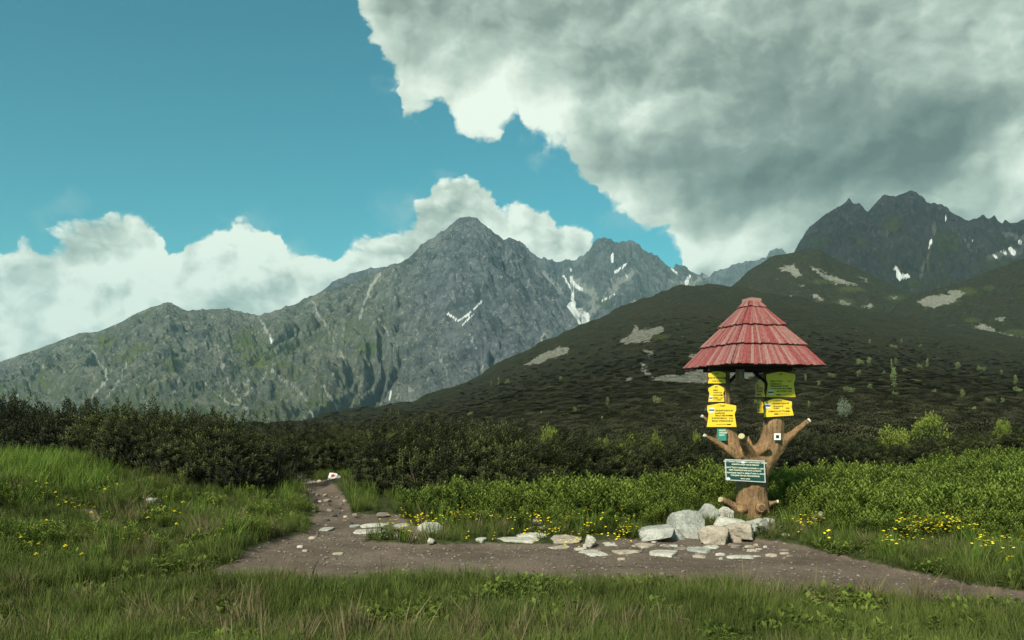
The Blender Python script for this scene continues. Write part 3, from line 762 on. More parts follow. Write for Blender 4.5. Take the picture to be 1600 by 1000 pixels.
BO = [  # left, right, top, bottom, kind, lift, depth, label
 (1046, 1104, 797, 843, 'grey', 0, 0.55, 'largest grey boulder with a peaked top, left of the signpost'),
 (1000, 1066, 820, 842, 'grey', 0, 0.42, 'low grey rock running into the grass left of the largest boulder'),
 (1044, 1074, 825, 844, 'grey', 0, 0.30, 'small faceted grey rock at the foot of the largest boulder'),
 (1093, 1131, 787, 820, 'grey', 0.0, 0.45, 'tall blocky grey rock behind, touching the largest boulder'),
 (1118, 1152, 791, 819, 'pale', 0.0, 0.40, 'squarish pale rock against the left root of the signpost'),
 (1107, 1166, 808, 832, 'pale', 0.0, 0.45, 'clean white rock at the foot of the signpost trunk'),
 (1091, 1146, 821, 851, 'tan', 0, 0.42, 'lumpy tan boulder in front of the clean white rock'),
 (1134, 1190, 817, 841, 'tan', 0, 0.36, 'egg shaped speckled tan boulder below the signpost trunk'),
 (1156, 1209, 811, 832, 'grey', 0, 0.5, 'grey slab rising behind the egg shaped boulder'),
 (1142, 1160, 835, 848, 'tan', 0, 0.20, 'small tan rock wedged under the egg shaped boulder'),
 (1194, 1210, 809, 819, 'grey', 0, 0.25, 'small grey rock at the right root of the signpost'),
 (1272, 1302, 801, 824, 'grey', 0, 0.35, 'round pale grey rock among weeds right of the signpost'),
 (222, 249, 777, 792, 'grey', 0, 0.35, 'lone grey rock in the grass of the left bank'),
 (651, 692, 818, 838, 'pale', 0, 0.45, 'pale angular rock with grass on both sides, in the trail edge'),
 (831, 849, 810, 821, 'grey', 0, 0.2, 'dull grey rock at the back, under the meadow plants'),
 (912, 931, 836, 851, 'pale', 0, 0.22, 'raised round white lump at the head of the large white slab'),
 (648, 654, 837, 843, 'pale', 0, 0.06, 'small white pebble left of two in front of the pale angular rock'),
 (668, 679, 840, 847, 'pale', 0, 0.1, 'larger white pebble in front of the pale angular rock'),
]
for i, s in enumerate(BO):
    stone(*s[:5], s[7], name='boulder' if s[1] - s[0] > 17 else 'pebble', cat='boulder' if s[1] - s[0] > 17 else 'pebble', th=0.9, seed=i * 13 + 200, lift=s[5], Yd=s[6])
DK = [(477, 487, 761, 768), (473, 479, 769, 775), (484, 496, 775, 786), (505, 520, 778, 785), (505, 518, 785, 791), (523, 533, 789, 796), (510, 519, 794, 799), (514, 526, 800, 808), (504, 518, 810, 815), (535, 543, 811, 815)]
DL = ['dark rock highest up the side path, at its middle', 'small dark rock just left of the highest dark rock on the side path', 'dark double rock at the left edge of the side path', 'dark rock in the middle of the side path, upper one of a pair',
      'dark rock in the middle of the side path, lower one of a pair', 'dark rock at the right edge of the side path', 'small flat dark rock midway down the side path', 'darkest rock in the lower half of the side path',
      'flat dark rock just above the grey step stone on the side path', 'small dark rock right of the grey step stone']
for i, (s, l) in enumerate(zip(DK, DL)): stone(*s, 'dark' if i % 3 else 'brown', l, name='rock', cat='rock', th=0.75, seed=300 + i * 5)
for i in range(26):
    yy = rnd0.uniform(13.5, 22.5); xx = float(np.interp(yy, [12, 14, 16, 19, 22.5], [-2.55, -2.85, -3.2, -4.0, -5.2])) + rnd0.gauss(0, .24)
    qx = 800 + xx / yy * F; qy = HZ + EYE / yy * F; w_ = rnd0.uniform(2.0, 5.0)
    stone(qx - w_, qx + w_, qy - w_ * 1.0, qy, ('dark', 'brown', 'tan', 'brown')[i % 4], 'small loose rock lying along the rocky side path', name='rock', cat='rock', th=.8, seed=600 + i * 3, group='small rocks along the side path')
for i in range(26):
    qx = rnd0.uniform(880, 1240); qy = rnd0.uniform(852, 876); w_ = rnd0.uniform(3.0, 8.0)
    stone(qx - w_, qx + w_, qy - w_ * .45, qy, ('tan', 'brown', 'pale', 'brown')[i % 4], 'small flat stone chip pressed into the trail below the slabs', name='stone_chip', cat='stone', seed=800 + i * 3, group='stone chips in the trail')
# painted waymark stone by the side path
ps = stone(508, 533, 738, 757, 'grey', 'grey stone with white and red paint on its top, beside the side path', name='painted_stone', cat='marker stone', th=0.9, seed=77, Yd=0.4)
def flat_mat(name, c, rough=0.6, spec=0.3):
    m, b, bs = new_mat(name, rough, spec)
    geo = b.n.new('ShaderNodeNewGeometry')
    n = b.noise(geo.outputs['Position'], 30.0, 5, 0.7)
    b.l.new(b.mix(b.maprange(n, 0.35, 0.75), c, [v * 0.72 for v in c]), bs.inputs['Base Color'])
    return m
m_white = flat_mat('white_paint', (0.75, 0.75, 0.70)); m_red = flat_mat('red_paint', (0.45, 0.05, 0.04))
def paint_patch(parent, cx, cz, r, mat, name, k):
    """a thin coat of paint that follows the stone's own surface"""
    me = parent.data; V = np.array([v.co[:] for v in me.vertices]); Fa = np.array([p.vertices[:] for p in me.polygons])
    N = np.array([v.normal[:] for v in me.vertices])
    c = V[Fa].mean(1); zt = V[:, 2].max()
    sel = (np.hypot(c[:, 0] - cx, (c[:, 2] - (zt - cz))) < r) & (c[:, 1] < 0.02)
    ids, inv = np.unique(Fa[sel], return_inverse=True)
    o = mesh_np(name, (V + N * k)[ids], inv.reshape(-1, 3), mat, parent=parent)
    return o
paint_patch(ps, 0.0, 0.04, 0.10, m_white, 'paint_mark', 0.004)
paint_patch(ps, 0.01, 0.06, 0.035, m_red, 'paint_mark', 0.007)
# loose gravel on the trail: far too many to count
def gravel():
    Vs, Fs = [], []; n0 = 0
    base, bf = ico(1)
    for i in range(6500):
        y = random.uniform(8.0, 13.5) if i % 3 else random.uniform(8, 23); x = random.uniform(-6.0, 5.6)
        if dirt_mask(np.array([x]), np.array([y]))[0] < 0.6: continue
        r = 0.006 + 0.016 * random.random() ** 3
        V = base * (1 + 0.25 * rng.normal(size=(len(base), 1))) * np.array([r * random.uniform(.9, 1.6), r * random.uniform(.9, 1.5), r * .6])
        Vs.append(V + np.array([x, y, gz(x, y) + r * .2])); Fs.append(bf + n0); n0 += len(base)
    o = mesh_np('gravel', np.concatenate(Vs), np.concatenate(Fs), RM['brown'])
    tag(o, 'loose brown gravel and grit on the bare trail', 'gravel', kind='stuff')
gravel()

# ------------------------------------------------------------------ plants
def leaf_mat(name, dark, light, trans=0.25, var=0.25, rough=0.75, big_scale=0.55):
    m, b, bs = new_mat(name, rough, 0.15)
    oi = b.n.new('ShaderNodeObjectInfo')
    t = attr(b, 'tone')
    geo = b.n.new('ShaderNodeNewGeometry')
    big = b.noise(geo.outputs['Position'], big_scale, 4, 0.6)
    t2 = b.math('ADD', t, b.math('ADD', b.math('MULTIPLY', b.math('SUBTRACT', oi.outputs['Random'], 0.5), var), b.math('MULTIPLY', b.math('SUBTRACT', big, 0.5), 0.9)), clamp=True)
    c = b.mix(t2, dark, light)
    b.l.new(c, bs.inputs['Base Color'])
    tr = b.n.new('ShaderNodeBsdfTranslucent'); b.l.new(c, tr.inputs['Color'])
    mx = b.n.new('ShaderNodeMixShader'); mx.inputs[0].default_value = trans
    b.l.new(bs.outputs[0], mx.inputs[1]); b.l.new(tr.outputs[0], mx.inputs[2])
    b.l.new(mx.outputs[0], b.n['Material Output'].inputs['Surface'])
    return m
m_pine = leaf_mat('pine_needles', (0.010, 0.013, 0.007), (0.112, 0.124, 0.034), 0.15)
m_cover = leaf_mat('distant_pine_needles', (0.022, 0.023, 0.012), (0.062, 0.060, 0.024), 0.12, 0.6, big_scale=0.03)  # darker than the near pines: cloud shade on the slope put into the colour
m_herb = leaf_mat('herb_leaves', (0.020, 0.034, 0.008), (0.185, 0.245, 0.040), 0.35, 0.55)
m_grass = leaf_mat('grass_blades', (0.034, 0.048, 0.011), (0.145, 0.188, 0.042), 0.35, 0.5)
m_grass_b = leaf_mat('bright_grass_blades', (0.050, 0.085, 0.012), (0.180, 0.265, 0.045), 0.4, 0.35)
m_willow = leaf_mat('willow_leaves', (0.05, 0.075, 0.012), (0.22, 0.27, 0.05), 0.35, 0.25)
m_silver = leaf_mat('silvery_leaves', (0.075, 0.095, 0.065), (0.21, 0.25, 0.17), 0.3, 0.2)
m_sap = leaf_mat('sapling_leaves', (0.075, 0.10, 0.038), (0.20, 0.25, 0.10), 0.3, 0.4)
m_dry = leaf_mat('dry_grass_blades', (0.07, 0.055, 0.025), (0.22, 0.19, 0.095), 0.3, 0.4)
m_bark = flat_mat('bark', (0.055, 0.042, 0.034), 0.9, 0.1)
m_yel = flat_mat('yellow_petals', (0.75, 0.60, 0.02), 0.6, 0.2)
m_stem = flat_mat('flower_stem', (0.07, 0.11, 0.025), 0.8, 0.1)

class TB:
    """triangle buffer with a tone per vertex"""
    def __init__(s): s.V, s.F, s.T, s.n = [], [], [], 0
    def add(s, V, Fa, T):
        V = np.asarray(V, float).reshape(-1, 3); s.V.append(V); s.F.append(np.asarray(Fa) + s.n); s.T.append(np.broadcast_to(np.asarray(T, float), (len(V),))); s.n += len(V)
    def blades(s, base, dirs, side, L, W, tone0, tone1, droop=0.0):
        """many diamond leaves at once"""
        n = len(base); L = np.broadcast_to(L, (n,))[:, None]; W = np.broadcast_to(W, (n,))[:, None]
        mid = base + dirs * L * 0.45; tip = base + dirs * L + np.array([0, 0, -1.0]) * (L * droop)
        V = np.stack([base, mid - side * W / 2, tip, mid + side * W / 2], 1).reshape(-1, 3)
        Fa = (np.arange(n)[:, None] * 4 + np.array([[0, 1, 2, 0, 2, 3]])).reshape(-1, 3)
        t0 = np.broadcast_to(tone0, (n,)); t1 = np.broadcast_to(tone1, (n,))
        T = np.stack([t0, (t0 + t1) / 2, t1, (t0 + t1) / 2], 1).ravel()
        s.V.append(V); s.F.append(Fa + s.n); s.T.append(T); s.n += len(V)
    def tube(s, pts, rad, tone=0.2, k=5):
        pts = np.asarray(pts, float); n = len(pts); V = []
        for i in range(n):
            d = pts[min(i + 1, n - 1)] - pts[max(i - 1, 0)]; d /= np.linalg.norm(d) + 1e-9
            a = np.cross(d, [0.3, 1, 0.2]); a /= np.linalg.norm(a); bb = np.cross(d, a)
            for j in range(k):
                t = 2 * math.pi * j / k; V.append(pts[i] + rad[i] * (math.cos(t) * a + math.sin(t) * bb))
        Fa = []
        for i in range(n - 1):
            for j in range(k):
                a, b_, c, d_ = i * k + j, i * k + (j + 1) % k, (i + 1) * k + (j + 1) % k, (i + 1) * k + j
                Fa += [(a, b_, c), (a, c, d_)]
        s.add(V, Fa, tone)
    def mesh(s, name, mat):
        me = bpy.data.meshes.new(name)
        V = np.concatenate(s.V).astype(np.float32); Fa = np.concatenate(s.F).astype(np.int32); T = np.concatenate(s.T).astype(np.float32)
        me.vertices.add(len(V)); me.vertices.foreach_set('co', V.ravel())
        me.loops.add(Fa.size); me.loops.foreach_set('vertex_index', Fa.ravel())
        me.polygons.add(len(Fa)); me.polygons.foreach_set('loop_start', np.arange(0, Fa.size, 3, dtype=np.int32))
        me.update(calc_edges=True)
        at = me.attributes.new('tone', 'FLOAT', 'POINT'); at.data.foreach_set('value', T)
        me.materials.append(mat)
        return me
def unit(v): return v / (np.linalg.norm(v, axis=-1, keepdims=True) + 1e-9)
def shoots(tb, base, axis, L, r, nn=14, nl=0.055, nw=0.011, tone=0.5):
    """upright candle-like pine shoots: needles radiate all round each axis"""
    n = len(base); ax = unit(axis)
    a = unit(np.cross(ax, np.array([0.31, 0.77, 0.1]))); bb = np.cross(ax, a)
    k = np.arange(nn)
    t = (k + 0.5) / nn; phi = k * 2.4
    B = base[:, None] + ax[:, None] * (t[None, :, None] * L[:, None, None])
    rad = np.cos(phi)[None, :, None] * a[:, None] + np.sin(phi)[None, :, None] * bb[:, None]
    spread = (1.15 - 0.6 * t)[None, :, None]
    D = unit(ax[:, None] * (1 - spread * 0.6) + rad * spread)
    S = unit(np.cross(D, ax[:, None] + 0.01))
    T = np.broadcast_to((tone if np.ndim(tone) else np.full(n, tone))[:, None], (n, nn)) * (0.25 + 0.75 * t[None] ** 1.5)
    tb.blades(B.reshape(-1, 3), D.reshape(-1, 3), S.reshape(-1, 3), nl * (0.8 + 0.4 * rng.random(n * nn)), nw, T.ravel() * 0.5, T.ravel())
def pine_proto(seed, n=420, nn=13, lead=10):
    """a dwarf mountain pine of about 1 m radius and 1.5 m height: crown and woody stems"""
    r = np.random.default_rng(seed); tb = TB(); st = TB()
    # lobes of the crown
    lob = [(0, 0, 1.0, 0.75)] + [(math.cos(t) * .62, math.sin(t) * .62, r.uniform(.55, 1.0), r.uniform(.45, .6)) for t in r.uniform(0, 6.28, 6)]
    P_, A_, L_, T_ = [], [], [], []
    for i in range(n):
        lx, ly, lh, lr = lob[r.integers(len(lob))]
        d = unit(r.normal(size=3)); d[2] = abs(d[2]) * 1.1 - 0.25
        q = r.random() ** 0.33
        p = np.array([lx, ly, 0.08]) + np.array([d[0] * lr, d[1] * lr, (0.35 + d[2] * 0.62 * lh * 1.5)]) * (0.55 + 0.45 * q)
        p[2] = max(p[2], 0.06)
        up = unit(np.array([d[0] * .8, d[1] * .8, 1.0]) + r.normal(size=3) * 0.3)
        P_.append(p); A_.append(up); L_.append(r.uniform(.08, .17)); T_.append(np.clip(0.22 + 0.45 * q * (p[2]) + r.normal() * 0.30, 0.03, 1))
    zt = max(p[2] for p in P_)
    for i in range(lead):
        lx, ly, lh, lr = lob[r.integers(len(lob))]
        x = lx + r.normal() * .18; y = ly + r.normal() * .18
        ztop = 0.50 + lh * 0.95 + r.uniform(-.12, .16)
        for k in range(5):
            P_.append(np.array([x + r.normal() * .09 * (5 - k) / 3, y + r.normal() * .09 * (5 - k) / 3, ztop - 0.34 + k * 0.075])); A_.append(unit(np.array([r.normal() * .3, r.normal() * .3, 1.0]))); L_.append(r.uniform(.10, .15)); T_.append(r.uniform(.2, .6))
    shoots(tb, np.array(P_), np.array(A_), np.array(L_), None, nn, 0.085, 0.027, np.array(T_))
    for lx, ly, lh, lr in lob:
        for k in range(3):
            a = r.uniform(0, 6.28); e = np.array([lx + math.cos(a) * lr * .5, ly + math.sin(a) * lr * .5, 0.75 * lh])
            st.tube([(0.1 * math.cos(a), 0.1 * math.sin(a), -0.15), (e[0] * .6, e[1] * .6, 0.14), (e[0] * .9, e[1] * .9, e[2] * .5), tuple(e)], [.045, .035, .025, .012])
    return tb.mesh('crown', m_pine), st.mesh('trunk', m_bark)
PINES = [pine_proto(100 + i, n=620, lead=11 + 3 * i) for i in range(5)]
def place_tree(name, crown, trunk, x, y, z, rot, s, sz, label, cat, group, mat=None):
    root = bpy.data.objects.new(name, None); COL.objects.link(root)
    root.empty_display_size = 0.3
    root.location = (x, y, z); root.rotation_euler = (0, 0, rot); root.scale = (s, s, sz)
    tag(root, label, cat, group)
    for n, me in (('crown', crown), ('trunk', trunk)):
        c = bpy.data.objects.new(n, me); c.parent = root; COL.objects.link(c)
    return root
def thicket(edge, depth, top, label, group, rnd, spacing=1.0, cap=99, base_h=1.6, rows_gap=0.95):
    """bushes behind a front edge [(px, Y)], tops at photo row top(px)"""
    e = np.array(edge, float); tp = np.array(top, float); n = 0
    k = 0; off = 0.0
    while off < depth:
        xs = []
        px = e[0, 0]
        while px < e[-1, 0]:
            y = np.interp(px, e[:, 0], e[:, 1]) + off + rnd.uniform(-.25, .25)
            ppx = px + rnd.uniform(-8, 8)
            x = (ppx - 800) / F * y
            t = np.interp(ppx, tp[:, 0], tp[:, 1])
            h = (EYE + (HZ - t) / F * y) - gz(x, y)
            h *= rnd.uniform(0.78, 1.08)
            if k == 0: h *= 0.88
            if h > 0.35 and not (off > 1.5 and any(a < ppx < b_ and y > yy for a, b_, yy in ((1362, 1500, 23.5),))):
                c, tr = PINES[rnd.randrange(5)]
                s = spacing * rnd.uniform(0.80, 1.05) * (1 + 0.05 * k)
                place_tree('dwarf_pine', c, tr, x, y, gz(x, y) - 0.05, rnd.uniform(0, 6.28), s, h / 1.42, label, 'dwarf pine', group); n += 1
            px += 0.92 * spacing * (1 + 0.08 * k) * F / y
        off += rows_gap * spacing * (1 + 0.22 * k); k += 1
    return n
rnd = random.Random(5)
n1 = thicket([(-420, 27), (-90, 24), (0, 22.5), (150, 20.5), (300, 19.2), (370, 18.3), (400, 18.8)], 8.5, [(-100, 624), (0, 632), (120, 636), (300, 646), (400, 656), (440, 662)],
    'dark dwarf mountain pine in the dense thicket on the left, behind the grassy bank', 'dwarf pines of the left thicket', rnd)
n2 = thicket([(632, 19.4), (670, 18.2), (735, 17.4)], 5.5, [(560, 660), (590, 655), (620, 648), (690, 652), (740, 664)], 'tall dark dwarf mountain pine in the clump just right of the side path', 'dwarf pines of the clump right of the side path', rnd, rows_gap=1.0)
n3 = thicket([(440, 26.5), (500, 26.5), (590, 25.5)], 7.0, [(440, 668), (500, 668), (570, 664)], 'dwarf mountain pine at the back, where the side path disappears', 'dwarf pines closing off the side path', rnd)
n4 = thicket([(765, 17.0), (850, 17.2), (1000, 18.3), (1130, 19.8), (1190, 20.6)], 9.5, [(760, 668), (850, 676), (950, 682), (1130, 688), (1200, 690)],
    'olive green dwarf mountain pine in the wide thicket behind the meadow, left of the signpost', 'dwarf pines behind the meadow', rnd)
n5 = thicket([(1225, 21.0), (1330, 21.5), (1440, 24.0), (1560, 26.0), (1680, 28), (2050, 30)], 9.0, [(1225, 688), (1300, 684), (1400, 690), (1460, 686), (1530, 676), (1600, 664), (1700, 655)],
    'low dwarf mountain pine in the thicket beyond the meadow, right of the signpost', 'dwarf pines right of the signpost', rnd)
print('pines', n1, n2, n3, n4, n5)

# --- scatter one kind over the ground with geometry nodes (plants nobody could count)
def source_collection(name, meshes):
    c = bpy.data.collections.new(name)
    for me in meshes:
        o = bpy.data.objects.new(me.name, me); c.objects.link(o)
    return c
def scatter(name, pts, scl, src, label, cat, seed=0, tilt=0.12, zscl=None):
    pts = np.asarray(pts, np.float32); n = len(pts)
    me = bpy.data.meshes.new(name); me.vertices.add(n); me.vertices.foreach_set('co', pts.ravel())
    r = np.random.default_rng(seed)
    rot = np.stack([r.normal(size=n) * tilt, r.normal(size=n) * tilt, r.uniform(0, 6.28, n)], 1).astype(np.float32)
    a = me.attributes.new('rot', 'FLOAT_VECTOR', 'POINT'); a.data.foreach_set('vector', rot.ravel())
    scl = np.asarray(scl, np.float32)
    sv = np.stack([scl, scl, scl * (zscl if zscl is not None else 1.0)], 1).astype(np.float32)
    a = me.attributes.new('scl', 'FLOAT_VECTOR', 'POINT'); a.data.foreach_set('vector', sv.ravel())
    o = bpy.data.objects.new(name, me); COL.objects.link(o)
    ng = bpy.data.node_groups.new(name, 'GeometryNodeTree')
    ng.interface.new_socket('Geometry', in_out='INPUT', socket_type='NodeSocketGeometry')
    ng.interface.new_socket('Geometry', in_out='OUTPUT', socket_type='NodeSocketGeometry')
    N = ng.nodes; L = ng.links
    gi, go = N.new('NodeGroupInput'), N.new('NodeGroupOutput')
    iop = N.new('GeometryNodeInstanceOnPoints'); ci = N.new('GeometryNodeCollectionInfo')
    ci.inputs['Collection'].default_value = src; ci.inputs['Separate Children'].default_value = True; ci.inputs['Reset Children'].default_value = True
    iop.inputs['Pick Instance'].default_value = True
    ar = N.new('GeometryNodeInputNamedAttribute'); ar.data_type = 'FLOAT_VECTOR'; ar.inputs['Name'].default_value = 'rot'
    asx = N.new('GeometryNodeInputNamedAttribute'); asx.data_type = 'FLOAT_VECTOR'; asx.inputs['Name'].default_value = 'scl'
    e2r = N.new('FunctionNodeEulerToRotation')
    L.new(gi.outputs[0], iop.inputs['Points']); L.new(ci.outputs[0], iop.inputs['Instance'])
    L.new(ar.outputs['Attribute'], e2r.inputs[0]); L.new(e2r.outputs[0], iop.inputs['Rotation']); L.new(asx.outputs['Attribute'], iop.inputs['Scale'])
    L.new(iop.outputs[0], go.inputs[0])
    md = o.modifiers.new('scatter', 'NODES'); md.node_group = ng
    tag(o, label, cat, kind='stuff')
    return o
# herbs: upright leafy stems
def herb_mesh(seed, h=0.55, nl=28, ll=0.125, lw=0.030):
    r = np.random.default_rng(seed); tb = TB()
    for s in range(3):
        bx, by = r.normal(size=2) * 0.06; hh = h * r.uniform(.7, 1.05); lean = r.normal(size=2) * 0.07
        tb.tube([(bx, by, 0), (bx + lean[0] * .5, by + lean[1] * .5, hh * .5), (bx + lean[0], by + lean[1], hh)], [.005, .004, .002], 0.35, 3)
        t = np.linspace(0.15, 1, nl); phi = np.arange(nl) * 2.4 + r.uniform(0, 6)
        B = np.stack([bx + lean[0] * t, by + lean[1] * t, hh * t], 1)
        el = 0.35 + 0.75 * t ** 2
        D = unit(np.stack([np.cos(phi) * np.cos(el), np.sin(phi) * np.cos(el), np.sin(el)], 1))
        S = unit(np.cross(D, [0, 0, 1.0]))
        Ls = ll * (0.55 + 0.6 * np.sin(np.pi * np.clip(t, 0, .97)) ** .6) * r.uniform(.8, 1.2, nl)
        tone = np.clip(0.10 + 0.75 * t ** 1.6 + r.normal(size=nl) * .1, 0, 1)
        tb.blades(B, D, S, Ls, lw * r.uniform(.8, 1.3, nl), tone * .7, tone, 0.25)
    return tb.mesh('herb', m_herb)
def grass_mesh(seed, mat, n=34, h=0.30, w=0.008, spread=0.10):
    r = np.random.default_rng(seed); tb = TB(); V = []; Fa = []; T = []
    for i in range(n):
        a = r.uniform(0, 6.28); rr = spread * math.sqrt(r.random()); b0 = np.array([math.cos(a) * rr, math.sin(a) * rr, -0.01])
        out = np.array([math.cos(a + r.normal() * .6), math.sin(a + r.normal() * .6), 0]); hh = h * r.uniform(.45, 1.1); bend = r.uniform(.1, .55) * hh
        side = np.array([-out[1], out[0], 0]) * w / 2 * r.uniform(.7, 1.3)
        k = len(V)
        p1 = b0 + np.array([0, 0, hh * .5]) + out * bend * .25; p2 = b0 + np.array([0, 0, hh * .92]) + out * bend
        V += [b0 - side, b0 + side, p1 + side * .8, p1 - side * .8, p2]
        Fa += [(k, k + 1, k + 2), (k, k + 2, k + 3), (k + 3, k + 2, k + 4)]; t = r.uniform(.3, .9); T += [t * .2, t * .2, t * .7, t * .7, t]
    tb.add(V, Fa, T); return tb.mesh('grass_tuft', mat)
def low_leaf_mesh(seed):
    """broad low weeds"""
    r = np.random.default_rng(seed); tb = TB(); n = 46
    phi = r.uniform(0, 6.28, n); rr = 0.14 * np.sqrt(r.random(n)); B = np.stack([np.cos(phi) * rr, np.sin(phi) * rr, r.uniform(.0, .12, n)], 1)
    ph = r.uniform(0, 6.28, n); el = r.uniform(.1, 1.1, n)
    D = np.stack([np.cos(ph) * np.cos(el), np.sin(ph) * np.cos(el), np.sin(el)], 1); S = unit(np.cross(D, [0, 0, 1.0]))
    tb.blades(B, D, S, r.uniform(.05, .10, n), r.uniform(.022, .04, n), r.uniform(.1, .4, n), r.uniform(.3, .9, n), .2)
    return tb.mesh('weed', m_herb)
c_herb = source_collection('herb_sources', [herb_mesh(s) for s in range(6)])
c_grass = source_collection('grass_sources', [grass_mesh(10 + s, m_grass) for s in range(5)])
c_bright = source_collection('bright_grass_sources', [grass_mesh(30 + s, m_grass_b, 38, .42, .009, .12) for s in range(4)])
c_weed = source_collection('weed_sources', [low_leaf_mesh(50 + s) for s in range(4)])
def sample(n, fn, ymin, ymax, pxmin=-480, pxmax=2150):
    """random ground points, as dense per picture area near as far, kept where fn(x, y, px) accepts them"""
    u = rng.random(n); y = 1 / (1 / ymax + u * (1 / ymin - 1 / ymax)); y = np.where(rng.random(n) < .5, y, rng.uniform(ymin, ymax, n))
    px = rng.uniform(pxmin, pxmax, n); x = (px - 800) / F * y
    k = rng.random(n) < fn(x, y, px)
    for fx, fy, fw, fd in FOOT:                       # nothing grows through the stones or hides them
        a = fd + 0.10
        k &= ((x - fx) / (fw + .02)) ** 2 + ((y - fy + .08) / a) ** 2 > 1
    k &= ~((np.abs(x - y * (520.5 - 800) / F) < .28) & (y > 19.6) & (y < 22.5))
    x, y = x[k], y[k]
    return np.stack([x, y, ground_z(x, y)], 1)
HB = ([560, 620, 700, 850, 1000, 1100, 1230, 1400, 1600, 1800], [12.8, 15.8, 15.6, 16.6, 17.6, 18.8, 19.5, 21.5, 25.0, 27.5])
HF = ([600, 640, 760, 880, 1000, 1060, 1100, 1200, 1260, 1310, 1400, 1800], [14.6, 13.6, 13.0, 12.9, 12.9, 13.9, 15.0, 15.2, 13.6, 12.4, 11.6, 11.0])
def herb_zone(x, y, px):
    w = 0.5 * fbm(x / 1.1, y / 1.1, 2, 71)
    return (y < np.interp(px, *HB)) * sstep(-0.3, 0.4, y - np.interp(px, *HF) + w) * (px > 590) * (np.hypot(x - 3.96, y - 14.7) > 0.45) * (dirt_mask(x, y) < .4)
hp = sample(25000, herb_zone, 11, 27)
hs = 0.80 + 0.50 * fbm(hp[:, 0] / 1.1, hp[:, 1] / 1.1, 4, 77) + rng.uniform(-.18, .22, len(hp))
pxh = hp[:, 0] / hp[:, 1] * F + 800
hs = hs * (0.5 + 0.5 * sstep(0.0, 1.7, hp[:, 1] - np.interp(pxh, *HF)))* np.interp(pxh, [600, 700, 1600], [.8, 1.0, 1.05])
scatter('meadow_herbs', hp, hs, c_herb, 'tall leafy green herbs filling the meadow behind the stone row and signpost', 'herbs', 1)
def grass_zone(x, y, px):
    d = dirt_mask(x, y); h = herb_zone(x, y, px)
    beyond = y > np.interp(px, *HB)
    return (1 - sstep(0.25, 0.5, d)) * np.where((px < 590) | ~beyond, 1.0, 0.15) * (1 - 0.65 * h) * np.where(y > 27, .3, 1)
gp = sample(48000, grass_zone, 5.0, 30)
gs = 0.62 + 0.35 * fbm(gp[:, 0] / 1.2, gp[:, 1] / 1.2, 3, 81) * 1.5 + rng.uniform(-.15, .2, len(gp))
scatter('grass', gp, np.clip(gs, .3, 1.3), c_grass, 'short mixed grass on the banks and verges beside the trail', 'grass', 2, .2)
def bright_zone(x, y, px):
    bank = sstep(-3.9, -5.2, x) * sstep(13.8, 15.5, y) * sstep(20.5, 19, y) * sstep(210, 60, px - 0 * y)
    rise = np.exp(-(((x + 4.0) / 1.1) ** 2 + ((y - 20.5) / 2.0) ** 2)) * .9
    tuft = np.exp(-(((x + 1.9) / .45) ** 2 + ((y - 12.4) / .35) ** 2)) * .6
    edge = 0.30 * (px > 1240) * sstep(.3, .8, fbm(x, y, 2, 3) + .4) + 0.05
    return np.clip(np.maximum(np.maximum(bank, rise), tuft) + edge * .5, 0, 1) * (dirt_mask(x, y) < .35) * (y < 23)
bp = sample(12500, bright_zone, 9, 24)
scatter('tall_grass', bp, rng.uniform(.7, 1.15, len(bp)), c_bright, 'fresh bright green tall grass on the left bank and by the painted stone', 'grass', 3, .15)
def weed_zone(x, y, px):
    n = fbm(x / .9, y / .9, 3, 95)
    return sstep(0.0, .35, n) * (dirt_mask(x, y) < .35) * ((px < 560) | (y < np.interp(px, *HF) + 1)) * (y < 18)
c_dry = source_collection('dry_grass_sources', [grass_mesh(70 + s, m_dry, 26, .34, .008, .10) for s in range(4)])
dp = sample(8000, lambda x, y, px: (dirt_mask(x, y) < .55) * sstep(-.05, .3, fbm(x / 1.4, y / 1.4, 3, 140)) * .7 * ((px < 600) | (y < np.interp(px, *HF) + .6) | (rng.random(len(x)) < .03)), 5, 21)
scatter('dry_grass', dp, rng.uniform(.5, 1.1, len(dp)), c_dry, 'dry straw-coloured grass mixed into the green verges', 'grass', 8, .3)
hl = sample(7000, lambda x, y, px: (px < 560) * (dirt_mask(x, y) < .3) * sstep(.02, .3, fbm(x / 1.3, y / 1.3, 3, 150)) * (y > 9), 9, 19)
scatter('bank_herbs', hl, rng.uniform(.30, .6, len(hl)), c_herb, 'leafy green herbs in patches on the left bank', 'herbs', 9)
wp = sample(16000, weed_zone, 5.0, 18)
scatter('low_weeds', wp, rng.uniform(.6, 1.2, len(wp)), c_weed, 'low broad-leaved weeds and clover among the grass', 'weeds', 4, .2)

# flowers
def flower_mesh(seed, r0=0.022, h=.12, n=1, spread=0.0):
    r = np.random.default_rng(seed); hd = TB(); st = TB()
    for i in range(n):
        bx, by = r.normal(size=2) * spread; hh = h * r.uniform(.75, 1.15)
        st.tube([(bx * .5, by * .5, 0), (bx * .8, by * .8, hh * .6), (bx, by, hh)], [.003, .0025, .002], .5, 3)
        k = 12; phi = np.arange(k) * 2 * math.pi / k + r.uniform(0, 6)
        D = unit(np.stack([np.cos(phi), np.sin(phi), np.full(k, .35)], 1)); S = unit(np.cross(D, [0, 0, 1.]))
        B = np.tile([[bx, by, hh]], (k, 1))
        hd.blades(B, D, S, r0, r0 * .6, .8, 1.0); hd.blades(B + [0, 0, .003], unit(D + [0, 0, .9]), S, r0 * .7, r0 * .5, .8, 1.0)
    return hd.mesh('bloom', m_yel), st.mesh('stem', m_stem)
DAND = [flower_mesh(i) for i in range(3)]
